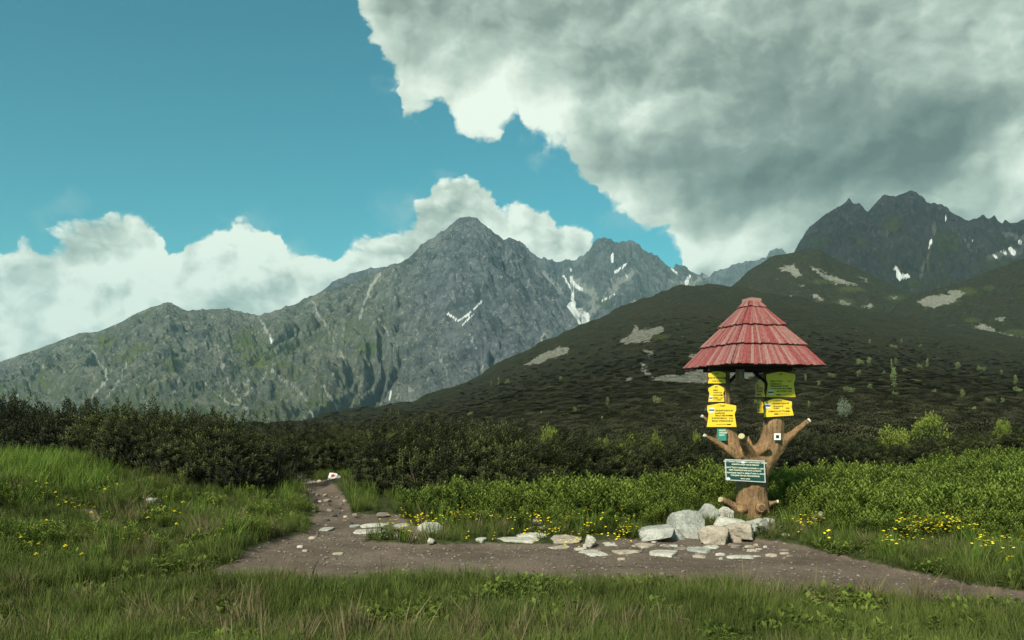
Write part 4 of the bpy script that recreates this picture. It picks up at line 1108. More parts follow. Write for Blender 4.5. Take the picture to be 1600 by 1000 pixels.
DP = [(8, 615), (8, 690), (40, 645), (48, 655), (52, 687), (57, 700), (68, 772), (68, 793), (72, 780), (30, 742), (2, 768), (62, 831), (70, 815), (56, 853), (48, 858), (81, 855), (150, 857), (107, 861), (99, 784), (88, 790), (102, 792),
      (113, 788), (112, 795), (140, 808), (147, 803), (155, 817), (198, 833), (189, 838), (197, 845), (223, 820), (234, 822), (275, 839), (251, 798), (270, 800), (278, 804), (260, 783), (289, 785), (313, 794), (340, 799), (374, 804), (348, 830), (220, 785),
      (163, 748), (170, 746), (178, 759), (188, 757), (24, 715), (38, 784), (86, 759), (95, 754), (125, 793), (208, 768), (305, 796), (329, 793), (15, 858), (60, 868), (31, 850), (130, 868), (216, 846), (252, 818), (335, 803), (388, 803)]
for i, (px, py) in enumerate(DP):
    if py < 705: py += 60
    y = 14.0
    for _ in range(8):
        z = gz((px - 800) / F * y, y) + .13; y = max(8.5, min(17.5, (EYE - z) * F / (py - HZ)))
    hd, st = DAND[i % 3]; x = (px - 800) / F * y
    root = bpy.data.objects.new('dandelion', None); COL.objects.link(root); root.empty_display_size = .05
    s = 1.25 if i % 3 else 1.6
    root.location = (x, y, gz(x, y)); root.scale = (s, s, 1.5); root.rotation_euler = (random.uniform(-.2, .3), random.uniform(-.2, .2), random.uniform(0, 6))
    tag(root, 'yellow dandelion in the grass of the left bank', 'dandelion', 'dandelions on the left bank')
    for n_, me in (('bloom', hd), ('stem', st)):
        c = bpy.data.objects.new(n_, me); c.parent = root; COL.objects.link(c)
def join_tb(a, b_):
    pass
def butter_mesh(seed):
    r = np.random.default_rng(seed); hd = TB()
    for i in range(4):
        bx, by = r.normal(size=2) * .06; hh = .30 * r.uniform(.7, 1.1)
        k = 6; phi = np.arange(k) * 2 * math.pi / k
        D = unit(np.stack([np.cos(phi), np.sin(phi), np.full(k, .5)], 1)); S = unit(np.cross(D, [0, 0, 1.]))
        hd.blades(np.tile([[bx, by, hh]], (k, 1)), D, S, .019, .016, 1, 1)
    return hd.mesh('buttercup', m_yel)
c_but = source_collection('buttercup_sources', [butter_mesh(s) for s in range(4)])
def but_pts(spots):
    o = []
    for px, py, rx, ry, n in spots:
        for i in range(n):
            qx = px + rnd.gauss(0, rx); qy = py + rnd.gauss(0, ry); y = 1.42 * F / max(qy - HZ, 60); x = (qx - 800) / F * y
            if y > 18 or y < 9: continue
            o.append((x, y, gz(x, y)))
    return o
b1 = but_pts([(700, 795, 35, 14, 20), (640, 805, 22, 9, 10), (770, 805, 40, 14, 14), (850, 812, 12, 10, 14), (900, 814, 28, 12, 20), (975, 812, 8, 12, 12), (860, 800, 60, 12, 8)])
scatter('buttercups', b1, rng.uniform(.8, 1.1, len(b1)), c_but, 'small yellow flowers scattered along the front of the meadow left of the signpost', 'flowers', 5)
b2 = but_pts([(1425, 815, 12, 8, 22), (1460, 815, 28, 8, 24), (1490, 808, 8, 8, 10), (1535, 835, 12, 5, 8), (1395, 832, 14, 3, 8), (1268, 812, 9, 6, 12), (1575, 850, 5, 10, 5)])
scatter('yellow_meadow_flowers', b2, rng.uniform(.9, 1.3, len(b2)), c_but, 'patches of yellow flowers in the meadow right of the signpost', 'flowers', 6)

# dwarf pine cover on the slope
def clump_mesh(seed):
    r = np.random.default_rng(seed); tb = TB(); n = 260
    d = unit(r.normal(size=(n, 3))); d[:, 2] = np.abs(d[:, 2])
    p = d * np.array([1.0, 1.0, .62]) * (0.65 + .35 * r.random((n, 1)) ** .5)
    ax = unit(d * .4 + np.array([0, 0, 1.]) + r.normal(size=(n, 3)) * .2)
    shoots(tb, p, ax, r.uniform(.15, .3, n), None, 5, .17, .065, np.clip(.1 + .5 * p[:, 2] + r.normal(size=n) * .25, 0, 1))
    return tb.mesh('pine_clump', m_cover)
c_clump = source_collection('clump_sources', [clump_mesh(s) for s in range(5)])
t_h, X_h, Y_h, Z_h = hillgrid
nr, nc = X_h.shape
def hill_pts(n, ymax, pw=1.0, keep=None):
    rmax = int(np.searchsorted(t_h, math.log(ymax / (YN - 1.5)) / math.log(1050 / (YN - 1.5))))
    out = []
    ci = rng.integers(15, nc - 15, n); ri = (rng.random(n) ** pw * (rmax + 60)).astype(int)
    ri = np.clip(ri, 0, nr - 12)
    P_ = np.stack([X_h[ri, ci], Y_h[ri, ci], Z_h[ri, ci]], 1)
    k = (P_[:, 1] < ymax)
    return P_[k]
hc = hill_pts(80000, 1040, 0.9)
PYc = HZ - (hc[:, 2] - EYE) / hc[:, 1] * F; PXc = hc[:, 0] / hc[:, 1] * F + 800
inscree = np.zeros(len(hc), bool)
for pts in SCREE1 + [[(1316, 677), (1400, 671), (1480, 661), (1530, 659), (1530, 663), (1450, 669), (1380, 676), (1316, 682)]]:
    inscree |= poly_mask(PXc, PYc, pts, 2.0) > .5
hc = hc[~inscree]
hc = hc[rng.random(len(hc)) < np.interp(hc[:, 1], [110, 180, 420, 620], [1.0, .9, .35, 0])]
for X_, Y_, Z_, S_ in []:
    i_ = rng.integers(0, X_.size, 12000); i_ = i_[(S_.ravel()[i_] < .3) & (i_ < X_.size - 4 * X_.shape[1])]
    hc = np.concatenate([hc, np.stack([X_.ravel()[i_], Y_.ravel()[i_], Z_.ravel()[i_]], 1)])
nn_ = 13000; yn = rng.uniform(25.5, 45, nn_); pn = rng.uniform(-480, 2150, nn_); xn = (pn - 800) / F * yn
kn = (yn > np.interp(pn, [-100, 400, 440, 590, 600, 1130, 1230, 1600, 1800], [26, 26, 31, 31, 26, 27.5, 28.5, 33, 35])) & ~poly_mask(pn, HZ + (EYE - ground_z(xn, yn) - .3) * F / yn, [(1316, 677), (1400, 671), (1480, 661), (1530, 659), (1530, 663), (1450, 669), (1380, 676), (1316, 682)], 1.0).astype(bool)
kn &= ~((pn > 1355) & (pn < 1500) & (yn < 33))
hn = np.stack([xn, yn, ground_z(xn, yn)], 1)[kn][:3800]
hc = np.concatenate([hc, hn])
cs = rng.uniform(.55, 1.25, len(hc)) * np.interp(hc[:, 1], [40, 120, 260, 600, 1100], [.60, .85, 1.05, 1.4, 1.8])
hc[:, 2] -= 0.1
scatter('dwarf_pine_cover', hc, cs, c_clump, 'dark mass of dwarf pine covering the lower slope behind the thickets', 'dwarf pine', 7, .1, zscl=np.interp(hc[:, 1], [80, 160, 400], [.9, .5, .25]))

# broadleaf bushes and saplings
def bush_proto(seed, mat, n=900, rx=1.0, h=1.0, leaf=.07, tree=False):
    r = np.random.default_rng(seed); tb = TB(); st = TB()
    nl = 9; ang = r.uniform(0, 6.28, nl); rad = r.uniform(.1, .62, nl) * rx
    if tree: rad *= .55
    lz = (r.uniform(.35, .8, nl) if not tree else np.linspace(.35, .88, nl)) * h
    lr = r.uniform(.22, .42, nl) * rx * (1 if not tree else .85)
    k = r.integers(0, nl, n); d = unit(r.normal(size=(n, 3)))
    p = np.stack([np.cos(ang[k]) * rad[k], np.sin(ang[k]) * rad[k], lz[k]], 1) + d * lr[k][:, None] * (r.random((n, 1)) ** .4) * np.array([1, 1, .75])
    D = unit(r.normal(size=(n, 3)) + np.array([0, 0, .5])); S = unit(np.cross(D, unit(r.normal(size=(n, 3)))))
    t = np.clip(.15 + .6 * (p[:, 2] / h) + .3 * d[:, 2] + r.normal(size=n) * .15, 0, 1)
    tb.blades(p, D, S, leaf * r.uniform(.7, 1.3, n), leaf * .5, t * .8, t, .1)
    for i in range(nl):
        e = (math.cos(ang[i]) * rad[i], math.sin(ang[i]) * rad[i], lz[i])
        if tree: st.tube([(0, 0, -.1), (0.01, 0, lz[i] * .6), (e[0] * .6, e[1] * .6, e[2] * .85), e], [.035, .028, .015, .006])
        else: st.tube([(e[0] * .1, e[1] * .1, -.1), (e[0] * .5, e[1] * .5, e[2] * .5), e], [.022, .016, .006])
    return tb.mesh('crown', mat), st.mesh('trunk', m_bark)
B_W = [bush_proto(500 + i, m_willow, 1500, 1.0, 1.0, .075) for i in range(3)]
B_S = bush_proto(520, m_silver, 1500, 1.0, 1.0, .07)
B_T = [bush_proto(530 + i, m_sap, 420, .55, 1.0, .12, True) for i in range(4)]
B_L = [bush_proto(540 + i, m_sap, 380, .9, .8, .12) for i in range(3)]
def hill_hit(px, py):
    """point of the slope seen at a photo position"""
    c = int(np.argmin(np.abs(px_h - px)))
    pyc = HZ - (Z_h[:, c] - EYE) / Y_h[:, c] * F
    r = int(np.argmin(np.abs(pyc[:430] - py)))
    return X_h[r, c], Y_h[r, c], Z_h[r, c]
def bush_at(px0, px1, pyt, Y, z0, proto, label, group=None, name='willow_bush', cat='bush', grow=1.0):
    x = ((px0 + px1) / 2 - 800) / F * Y; w = (px1 - px0) / F * Y
    z0 = gz(x, Y) if z0 is None else z0
    h = EYE + (HZ - pyt) / F * Y - z0
    return place_tree(name, proto[0], proto[1], x, Y, z0, rnd.uniform(0, 6), w / 1.9, h, label, cat, group)
bush_at(1366, 1430, 651, 25.2, None, B_W[0], 'bright yellow-green willow bush at the end of the thicket, lower left half of the pair')
bush_at(1405, 1492, 641, 27.0, None, B_W[1], 'tallest bright yellow-green willow bush beyond the meadow')
bush_at(1545, 1582, 652, 27.0, None, B_W[2], 'narrow yellow-green bush near the right edge, in front of dark pines')
bush_at(838, 884, 662, 20, None, B_W[2], 'bright yellow-green bush rising out of the thicket left of centre of the meadow')
bush_at(958, 1000, 666, 20.5, None, B_W[0], 'yellow-green bush rising out of the thicket, middle one of three')
bush_at(1008, 1045, 670, 21, None, B_W[1], 'yellow-green bush rising out of the thicket, nearest to the signpost on its left')
bush_at(930, 955, 678, 19.5, None, B_W[1], 'low yellow-green bush between two taller ones in the thicket')
bush_at(1078, 1102, 672, 22, None, B_W[2], 'small yellow-green bush just left of the signpost branches')
bush_at(785, 815, 678, 19, None, B_L[0], 'dull green leafy bush at the left end of the long thicket')
bush_at(1440, 1475, 694, 25.5, None, B_L[2], 'low leafy green bush at the foot of the willow pair')
def on_hill(px0, px1, pyt, pyb, proto, label, group=None, name='sapling', cat='sapling'):
    x, y, z = hill_hit((px0 + px1) / 2, pyb)
    w = (px1 - px0) / F * y; h = (pyb - pyt) / F * y
    return place_tree(name, proto[0], proto[1], x, y, z - .05 * h, rnd.uniform(0, 6), w / (1.2 if 'tree' in name or name == 'sapling' else 1.9), h * 1.05, label, cat, group)
on_hill(1296, 1345, 622, 662, B_S, 'silvery grey-green bush on the lower slope right of the signpost', name='silver_bush', cat='bush')
on_hill(1384, 1408, 574, 614, B_T[0], 'tallest green sapling standing on the slope right of the roof')
on_hill(1390, 1396, 561, 580, B_T[1], 'thin sapling just above the tallest one')
on_hill(1016, 1038, 614, 636, B_L[0], 'lone rounded green shrub on the slope left of the signs', name='shrub', cat='shrub')
on_hill(945, 955, 620, 637, B_T[2], 'lone small sapling on the slope left of the rounded shrub')
SAP = [(1337, 1350, 557, 572), (1350, 1366, 558, 576), (1395, 1403, 559, 572), (1434, 1442, 566, 578), (1444, 1454, 560, 576), (1488, 1504, 566, 580), (1527, 1541, 569, 582), (1560, 1568, 578, 588), (1404, 1424, 577, 585),
       (1294, 1308, 580, 592), (1334, 1350, 579, 592), (1274, 1284, 595, 606), (1318, 1338, 601, 616), (1352, 1366, 600, 610), (1376, 1386, 579, 592), (1422, 1442, 590, 600), (1494, 1512, 609, 626), (1580, 1592, 586, 604),
       (1540, 1560, 620, 632), (1560, 1574, 622, 634), (1258, 1268, 626, 644), (1585, 1600, 600, 620), (1255, 1262, 585, 600), (1333, 1342, 653, 662), (1395, 1406, 608, 620), (1355, 1363, 530, 540), (1404, 1412, 530, 540), (1390, 1402, 536, 546),
       (1432, 1446, 538, 548), (775, 783, 590, 606), (790, 796, 590, 602), (764, 770, 596, 606), (870, 884, 588, 598), (728, 740, 640, 650), (842, 850, 642, 652), (893, 905, 636, 648), (1100, 1112, 636, 650), (1175, 1186, 625, 640), (1515, 1530, 636, 648),
       (1060, 1070, 640, 652), (935, 945, 650, 662), (1500, 1512, 648, 658), (1455, 1462, 606, 616)]
for i, s in enumerate(SAP):
    on_hill(*s, B_T[i % 4] if (i * 7) % 3 else B_L[i % 3], 'small pale green sapling dotted on the dark pine slope', 'saplings dotted on the slope')
# bed of pale rubble that crosses the slope behind the right thicket
def rubble(path, n, label, seed):
    r = random.Random(seed); base, bf = ico(1); Vs, Fs, k = [], [], 0
    for i in range(n):
        t = r.random() * (len(path) - 1); j = int(t); f = t - j
        px = path[j][0] * (1 - f) + path[j + 1][0] * f; py = path[j][1] * (1 - f) + path[j + 1][1] * f + r.gauss(0, path[j][2])
        x, y, z = hill_hit(px, py)
        s = y * r.uniform(.0008, .0030)
        V = base * (1 + .3 * rng.normal(size=(len(base), 1))) * np.array([s * 1.3, s * 1.2, s * .8]); Vs.append(V + np.array([x + r.uniform(-.5, .5), y + r.uniform(-1, 1) * .4, z + s * .5])); Fs.append(bf + k); k += len(base)
    o = mesh_np('rubble', np.concatenate(Vs), np.concatenate(Fs), RM['pale'], smooth=False); tag(o, label, 'rubble', kind='stuff')
rubble([(1316, 680, 1.0), (1345, 676, 1.5), (1385, 673, 1.5), (1430, 669, 1.5), (1480, 664, 1.8), (1533, 661, 1.5)], 700, 'pale stony stream bed crossing behind the thicket right of the signpost', 3)
# ------------------------------------------------------------------ signpost with the red roof
PX0, PY0, SY = 1174.5, 812.0, 14.7
post = bpy.data.objects.new('signpost', None); COL.objects.link(post)
PXW = 3.932
post.location = (PXW, SY, gz(PXW, SY) - 0.02); post.empty_display_size = 0.5
tag(post, 'forked tree-trunk signpost with a red shingled pyramid roof and yellow hiking signs, standing on rocks', 'signpost')
def L3(px, py, dy=0.0):
    """photo position at depth SY + dy, in the post's own coordinates"""
    y = SY + dy; p = P(px, py, y)
    return np.array([p.x, p.y, p.z]) - np.array(post.location[:])
def tube_mesh(chain, k=14):
    """chain of (px, py, radius px, dy)"""
    bm = bmesh.new(); rings = []
    pts = [L3(c[0], c[1], c[3]) for c in chain]; rad = [c[2] / F * SY for c in chain]
    n = len(pts)
    for i in range(n):
        d = pts[min(i + 1, n - 1)] - pts[max(i - 1, 0)]; d = d / np.linalg.norm(d)
        a = np.cross(d, [0.1, 1, 0.05]); a /= np.linalg.norm(a); b_ = np.cross(d, a)
        rings.append([bm.verts.new(pts[i] + rad[i] * (math.cos(t) * a + math.sin(t) * b_)) for t in np.linspace(0, 2 * math.pi, k, endpoint=False)])
    for r0, r1 in zip(rings[:-1], rings[1:]):
        for j in range(k): bm.faces.new((r0[j], r0[(j + 1) % k], r1[(j + 1) % k], r1[j]))
    bm.faces.new(rings[0][::-1]); bm.faces.new(rings[-1])
    return bm
def trunk_material():
    m, b, bs = new_mat('varnished_trunk', 0.55, 0.35)
    tc = b.n.new('ShaderNodeTexCoord'); p = tc.outputs['Object']
    g = b.noise(b.vmath('MULTIPLY', p, (9, 9, 1.2)), 2.2, 7, 0.65, 0.4)
    n1 = b.noise(p, 3.0, 5, 0.6); n2 = b.noise(p, 22.0, 5, 0.7)
    c = b.mix(b.maprange(n1, 0.35, 0.65), (0.150, 0.086, 0.040), (0.310, 0.185, 0.082))
    c = b.mix(b.math('MULTIPLY', b.maprange(g, 0.52, 0.72), 0.75), c, (0.34, 0.22, 0.115))
    c = b.mix(b.math('MULTIPLY', b.maprange(g, 0.48, 0.30), 0.7), c, (0.045, 0.026, 0.020))
    c = b.mix(b.math('MULTIPLY', b.maprange(n2, 0.55, 0.75), 0.35), c, (0.05, 0.03, 0.022))
    b.l.new(c, bs.inputs['Base Color'])
    bump(b, bs, b.math('ADD', g, b.math('MULTIPLY', n2, 0.5)), 1.0, 0.05)
    return m
m_trunk = trunk_material()
chains = [
 [(1176, 818, 30, .05), (1176, 806, 28, 0), (1175, 794, 25, 0), (1175, 775, 23.5, 0), (1175, 752, 23.5, 0), (1175, 733, 26, 0), (1174, 718, 28, 0)],
 [(1172, 738, 22, 0), (1156, 716, 21, 0), (1142, 696, 17, 0), (1132, 676, 15.5, 0), (1128, 655, 14.5, 0), (1126, 620, 14, 0), (1126, 577, 13.5, 0)],
 [(1180, 738, 23, 0), (1192, 716, 22, 0), (1203, 697, 19, 0), (1208, 676, 16.5, 0), (1209, 650, 15.5, 0), (1208, 620, 15, 0), (1208, 577, 15, 0)],
 [(1156, 716, 9, -.18), (1138, 704, 7, -.26), (1118, 690, 5, -.34), (1102, 681, 3.2, -.4)],
 [(1174, 716, 11, -.12), (1167, 700, 8, -.30), (1161, 690, 6.5, -.45), (1159, 683, 5.6, -.52)],
 [(1171, 703, 7, .0), (1171, 692, 4.5, .02), (1169, 680, 1.2, .02)],
 [(1186, 708, 9, -.12), (1195, 702, 6, -.26), (1202, 698, 4.6, -.34)],
 [(1205, 706, 15, .0), (1222, 692, 10, -.02), (1236, 680, 6.5, -.05), (1250, 668, 5, -.08), (1263, 658, 4.2, -.1)],
 [(1160, 799, 11, -.05), (1146, 791, 7, -.12), (1136, 785, 5.5, -.2), (1127, 781, 5, -.26)],
 [(1192, 792, 8, .02), (1204, 787, 4.5, .0), (1214, 784, 3.2, -.02)],
 [(1160, 804, 11, -.12), (1158, 796, 9, -.24), (1157, 795, 6, -.33)],
 [(1188, 800, 11, -.14), (1189, 794, 9.5, -.28), (1190, 793, 7.5, -.36)],
 [(1128, 676, 7, .02), (1112, 662, 4.2, .03), (1098, 651, 3.0, .05)],
 [(1160, 722, 18, .1), (1176, 712, 18, .1), (1192, 720, 18, .1)],
]
bmj = bmesh.new()
for c in chains:
    b_ = tube_mesh(c); me_ = bpy.data.meshes.new('t'); b_.to_mesh(me_); bmj.from_mesh(me_); b_.free(); bpy.data.meshes.remove(me_)
me_ = bpy.data.meshes.new('trunk'); bmj.to_mesh(me_); bmj.free()
tmp = bpy.data.objects.new('trunk_tmp', me_); COL.objects.link(tmp)
md = tmp.modifiers.new('r', 'REMESH'); md.mode = 'VOXEL'; md.voxel_size = 0.022; md.use_smooth_shade = True
md = tmp.modifiers.new('s', 'SMOOTH'); md.factor = 0.6; md.iterations = 7
dg = bpy.context.evaluated_depsgraph_get()
me_t = bpy.data.meshes.new_from_object(tmp.evaluated_get(dg)); bpy.data.objects.remove(tmp)
Vt = np.empty(len(me_t.vertices) * 3, np.float32); me_t.vertices.foreach_get('co', Vt); Vt = Vt.reshape(-1, 3)
Nt = np.empty(len(me_t.vertices) * 3, np.float32); me_t.vertices.foreach_get('normal', Nt); Nt = Nt.reshape(-1, 3)
ang = np.arctan2(Nt[:, 1], Nt[:, 0])
amp_ = 0.026 * fbm(ang * 2.2, Vt[:, 2] * 1.3 + Vt[:, 0] * 1.5, 4, 41) + 0.010 * fbm(Vt[:, 0] * 9, Vt[:, 2] * 6 + Vt[:, 1] * 9, 3, 43)
Vt = Vt + Nt * amp_[:, None]
me_t.vertices.foreach_set('co', Vt.astype(np.float32).ravel()); me_t.name = 'trunk'
me_t.materials.clear(); me_t.materials.append(m_trunk)
trunk = bpy.data.objects.new('trunk', me_t); COL.objects.link(trunk); trunk.parent = post
# pale sawn ends
m_knot = flat_mat('dark_knot_wood', (0.13, 0.085, 0.045), 0.8, 0.1); m_cut = flat_mat('sawn_wood', (0.42, 0.36, 0.20), 0.8, 0.1); m_cutp = flat_mat('weathered_sawn_wood', (0.52, 0.50, 0.42), 0.8, 0.1)
def cut_end(px, py, r, dy, direction, mat):
    c = L3(px, py, dy); d = Vector(direction).normalized()
    bm = bmesh.new(); bmesh.ops.create_cone(bm, cap_ends=True, segments=16, radius1=r / F * SY, radius2=r / F * SY * .93, depth=.03)
    bmesh.ops.transform(bm, matrix=Matrix.Translation(Vector(c)) @ d.to_track_quat('Z', 'Y').to_matrix().to_4x4(), verts=bm.verts)
    me = bpy.data.meshes.new('sawn_end'); bm.to_mesh(me); bm.free(); me.materials.append(mat)
    o = bpy.data.objects.new('sawn_end', me); COL.objects.link(o); o.parent = trunk
cut_end(1158.6, 682, 5.0, -.56, (-.25, -.75, .5), m_cut)
cut_end(1264.5, 657, 3.9, -.10, (.8, -.1, .62), m_cutp)
cut_end(1101, 680.5, 2.6, -.41, (-.8, -.3, .5), m_cutp)
cut_end(1126, 780.6, 4.4, -.275, (-.85, -.45, .3), m_cut)
cut_end(1190.5, 793, 4.6, -.37, (.15, -1, .0), m_knot)
cut_end(1215, 783.8, 2.8, -.02, (1, -.1, .2), m_cutp)
cut_end(1097, 650.2, 2.5, .05, (-.8, -.1, .55), m_cutp)

# roof
def roof_material():
    m, b, bs = new_mat('faded_red_shingle', 0.7, 0.25)
    tc = b.n.new('ShaderNodeTexCoord'); oi = b.n.new('ShaderNodeObjectInfo'); rn = oi.outputs['Random']
    uv = tc.outputs['UV']
    p = b.vmath('ADD', b.vmath('MULTIPLY', uv, (1.0, 1.0, 1.0)), b.comb(b.math('MULTIPLY', rn, 57.0), b.math('MULTIPLY', rn, 13.0), 0.0))
    streak = b.noise(b.vmath('MULTIPLY', p, (5.0, 0.8, 1)), 1.5, 6, 0.7)
    blot = b.noise(p, 2.0, 5, 0.65)
    fine = b.noise(b.vmath('MULTIPLY', p, (22.0, 2.0, 1)), 2.0, 4, 0.7)
    c = b.mix(b.maprange(blot, 0.35, 0.65), (0.16, 0.030, 0.031), (0.26, 0.066, 0.064))
    worn = b.maprange(b.math('ADD', streak, b.math('MULTIPLY', b.math('SUBTRACT', rn, 0.5), 0.36)), 0.50, 0.68)
    c = b.mix(b.math('MULTIPLY', worn, 0.75), c, (0.27, 0.19, 0.16))
    c = b.mix(b.math('MULTIPLY', b.maprange(fine, 0.54, 0.72), 0.6), c, (0.10, 0.035, 0.035))
    c = b.mix(b.math('MULTIPLY', b.maprange(fine, 0.46, 0.34), 0.35), c, (0.42, 0.24, 0.22))
    b.l.new(c, bs.inputs['Base Color'])
    bump(b, bs, fine, 0.8, 0.008); bs.inputs['Roughness'].default_value = 0.9
    return m
m_roof = roof_material(); m_dwood = flat_mat('dark_stained_wood', (0.030, 0.020, 0.018), 0.8, 0.15)
def new_part(name, bm, mat, parent, bevel=0.0):
    if bevel:
        bmesh.ops.bevel(bm, geom=bm.edges[:], offset=bevel, segments=1, affect='EDGES', clamp_overlap=True)
    bmesh.ops.recalc_face_normals(bm, faces=bm.faces)
    me = bpy.data.meshes.new(name); bm.to_mesh(me); bm.free()
    if mat: me.materials.append(mat)
    o = bpy.data.objects.new(name, me); COL.objects.link(o); o.parent = parent; return o
def hexa(bm, c8):
    v = [bm.verts.new(c) for c in c8]
    for f in ((0, 1, 2, 3), (7, 6, 5, 4), (0, 4, 5, 1), (1, 5, 6, 2), (2, 6, 7, 3), (3, 7, 4, 0)): bm.faces.new([v[i] for i in f])
    return v
oz = -post.location.z
PHI = R(30.5)
def corner(k, r, z):
    a = PHI + k * math.pi / 2
    return np.array([-r * math.sin(a), -r * math.cos(a), z + oz])
# inner structure of the roof (dark underside boards)
bm = bmesh.new()
rz = [(1.085, 2.455), (.13, 3.50)]
bot = [bm.verts.new(corner(k, *rz[0])) for k in range(4)]; top = [bm.verts.new(corner(k, *rz[1])) for k in range(4)]
for k in range(4): bm.faces.new((bot[k], bot[(k + 1) % 4], top[(k + 1) % 4], top[k]))
bm.faces.new(bot[::-1]); bm.faces.new(top)
roof = new_part('roof', bm, m_dwood, post)
TI = [(.115, 3.535, .185, 3.420, 5), (.150, 3.465, .515, 3.100, 12), (.470, 3.135, .827, 2.775, 19), (.780, 2.812, 1.150, 2.452, 26)]
rr_ = random.Random(9)
for ti, (r0, z0, r1, z1, N) in enumerate(TI):
    for k in range(4):
        A0, B0 = corner(k, r0, z0), corner(k + 1, r0, z0); A1, B1 = corner(k, r1, z1), corner(k + 1, r1, z1)
        nrm = np.cross(B1 - A1, A0 - A1); nrm /= np.linalg.norm(nrm)
        if nrm[2] < 0: nrm = -nrm
        cuts = np.cumsum([0] + [rr_.uniform(.6, 1.5) for _ in range(N)]); cuts /= cuts[-1]
        for i in range(N):
            f0, f1 = cuts[i], cuts[i + 1]; g = .0035
            T0, T1 = A0 + (B0 - A0) * f0, A0 + (B0 - A0) * f1; U0, U1 = A1 + (B1 - A1) * f0, A1 + (B1 - A1) * f1
            e = (U1 - U0) / np.linalg.norm(U1 - U0); dn = (U0 - T0) / np.linalg.norm(U0 - T0)
            ext = rr_.uniform(-.008, .014); l0 = .003 + rr_.uniform(0, .005); tw = rr_.uniform(-.005, .005); th = .022; lift = (.030 if ti < 3 else .004) + rr_.uniform(0, .006)
            U0 = U0 + dn * ext; U1 = U1 + dn * ext
            if i == 0: U0 = U0 - e * (lift * .9)
            if i == N - 1: U1 = U1 + e * (lift * .9)
            T0 = T0 + e * g * .3; T1 = T1 - e * g * .3; U0 = U0 + e * g; U1 = U1 - e * g
            lo = [U0 + nrm * (l0 + tw + lift), U1 + nrm * (l0 - tw + lift), T1 + nrm * l0, T0 + nrm * l0]; hi = [q + nrm * th for q in lo]
            bm = bmesh.new(); v = hexa(bm, lo + hi)
            uvl = bm.loops.layers.uv.new('UVMap')
            W = np.linalg.norm(U1 - U0); H = np.linalg.norm(U0 - T0)
            for f in bm.faces:
                for lp in f.loops:
                    j = v.index(lp.vert) % 4
                    lp[uvl].uv = ((0, 1, 1, 0)[j] * W * 10, (0, 0, 1, 1)[j] * H * 10)
            new_part('roof_shingle', bm, m_roof, roof)
# cap
bm = bmesh.new()
c0 = [corner(k, .162, 3.530) for k in range(4)]; c1 = [corner(k, .158, 3.578) for k in range(4)]
hexa(bm, c0 + c1)
uvl = bm.loops.layers.uv.new('UVMap')
new_part('roof_cap', bm, m_roof, roof)
bm = bmesh.new()
c0 = [corner(k, .150, 3.579) for k in range(4)]; ap = bm.verts.new((0, 0, 3.612 + oz)); vv = [bm.verts.new(c) for c in c0]
for k in range(4): bm.faces.new((vv[k], vv[(k + 1) % 4], ap))
bm.faces.new(vv[::-1]); new_part('roof_cap', bm, m_roof, roof)
# beams under the eaves
def box_at(cx, cy, cz, sx, sy, sz, rot=None, name='beam', mat=m_dwood, parent=post, bevel=.006):
    bm = bmesh.new(); bmesh.ops.create_cube(bm, size=1)
    M = Matrix.Translation((cx, cy, cz)) @ (rot.to_matrix().to_4x4() if rot else Matrix()) @ Matrix.Diagonal((sx, sy, sz, 1))
    bmesh.ops.transform(bm, matrix=M, verts=bm.verts)
    return new_part(name, bm, mat, parent, bevel)
p1 = L3(1126, 584); p2 = L3(1208, 584)
box_at((p1[0] + p2[0]) / 2, -.19, p1[2] + .075, 1.35, .07, .09)
box_at((p1[0] + p2[0]) / 2, .19, p1[2] + .075, 1.35, .07, .09)
m_grwood = flat_mat('grey_weathered_wood', (0.20, 0.17, 0.16), 0.85, 0.1)
h_ = L3(1156, 587, -.3)
box_at(h_[0], h_[1], h_[2], .125, .10, .21, name='hanging_block', mat=m_trunk)
box_at(h_[0], h_[1] - .056, h_[2] + .01, .062, .014, .15, name='hanging_block_panel', mat=m_grwood, bevel=.003)
q0, q1 = L3(1143, 600, 0), L3(1158, 582, 0)
for s_, (xa, xb) in enumerate(((p1[0] + .12, p1[0] + .34), (p2[0] - .12, p2[0] - .34))):
    v = Vector((xb - xa, 0, .22)); o = box_at((xa + xb) / 2, 0, p1[2] - .045, .05, .05, v.length, v.to_track_quat('Z', 'Y'), name='brace')

# signs
def sign_material():
    m, b, bs = new_mat('yellow_enamel', 0.4, 0.4)
    geo = b.n.new('ShaderNodeNewGeometry'); n = b.noise(geo.outputs['Position'], 14.0, 6, 0.75)
    b.l.new(b.mix(b.math('MULTIPLY', b.maprange(n, 0.45, 0.75), 0.3), (0.72, 0.50, 0.028), (0.55, 0.37, 0.025)), bs.inputs['Base Color'])
    return m
m_sign = sign_material(); m_ink = flat_mat('black_lettering', (0.02, 0.018, 0.016), 0.5); m_edge = flat_mat('dark_sign_board', (0.025, 0.02, 0.02), 0.7)
m_blue = flat_mat('blue_waymark', (0.015, 0.07, 0.20), 0.5); m_wh = flat_mat('white_waymark', (0.70, 0.74, 0.72), 0.5); m_redw = flat_mat('red_waymark', (0.16, 0.02, 0.025), 0.5)
m_green = flat_mat('dark_green_enamel', (0.012, 0.055, 0.045), 0.35, 0.4); m_cream = flat_mat('cream_lettering', (0.62, 0.64, 0.50), 0.5); m_alu = flat_mat('dull_aluminium', (0.42, 0.45, 0.45), 0.45, 0.5)
m_teal = flat_mat('teal_notice', (0.04, 0.22, 0.18), 0.5)
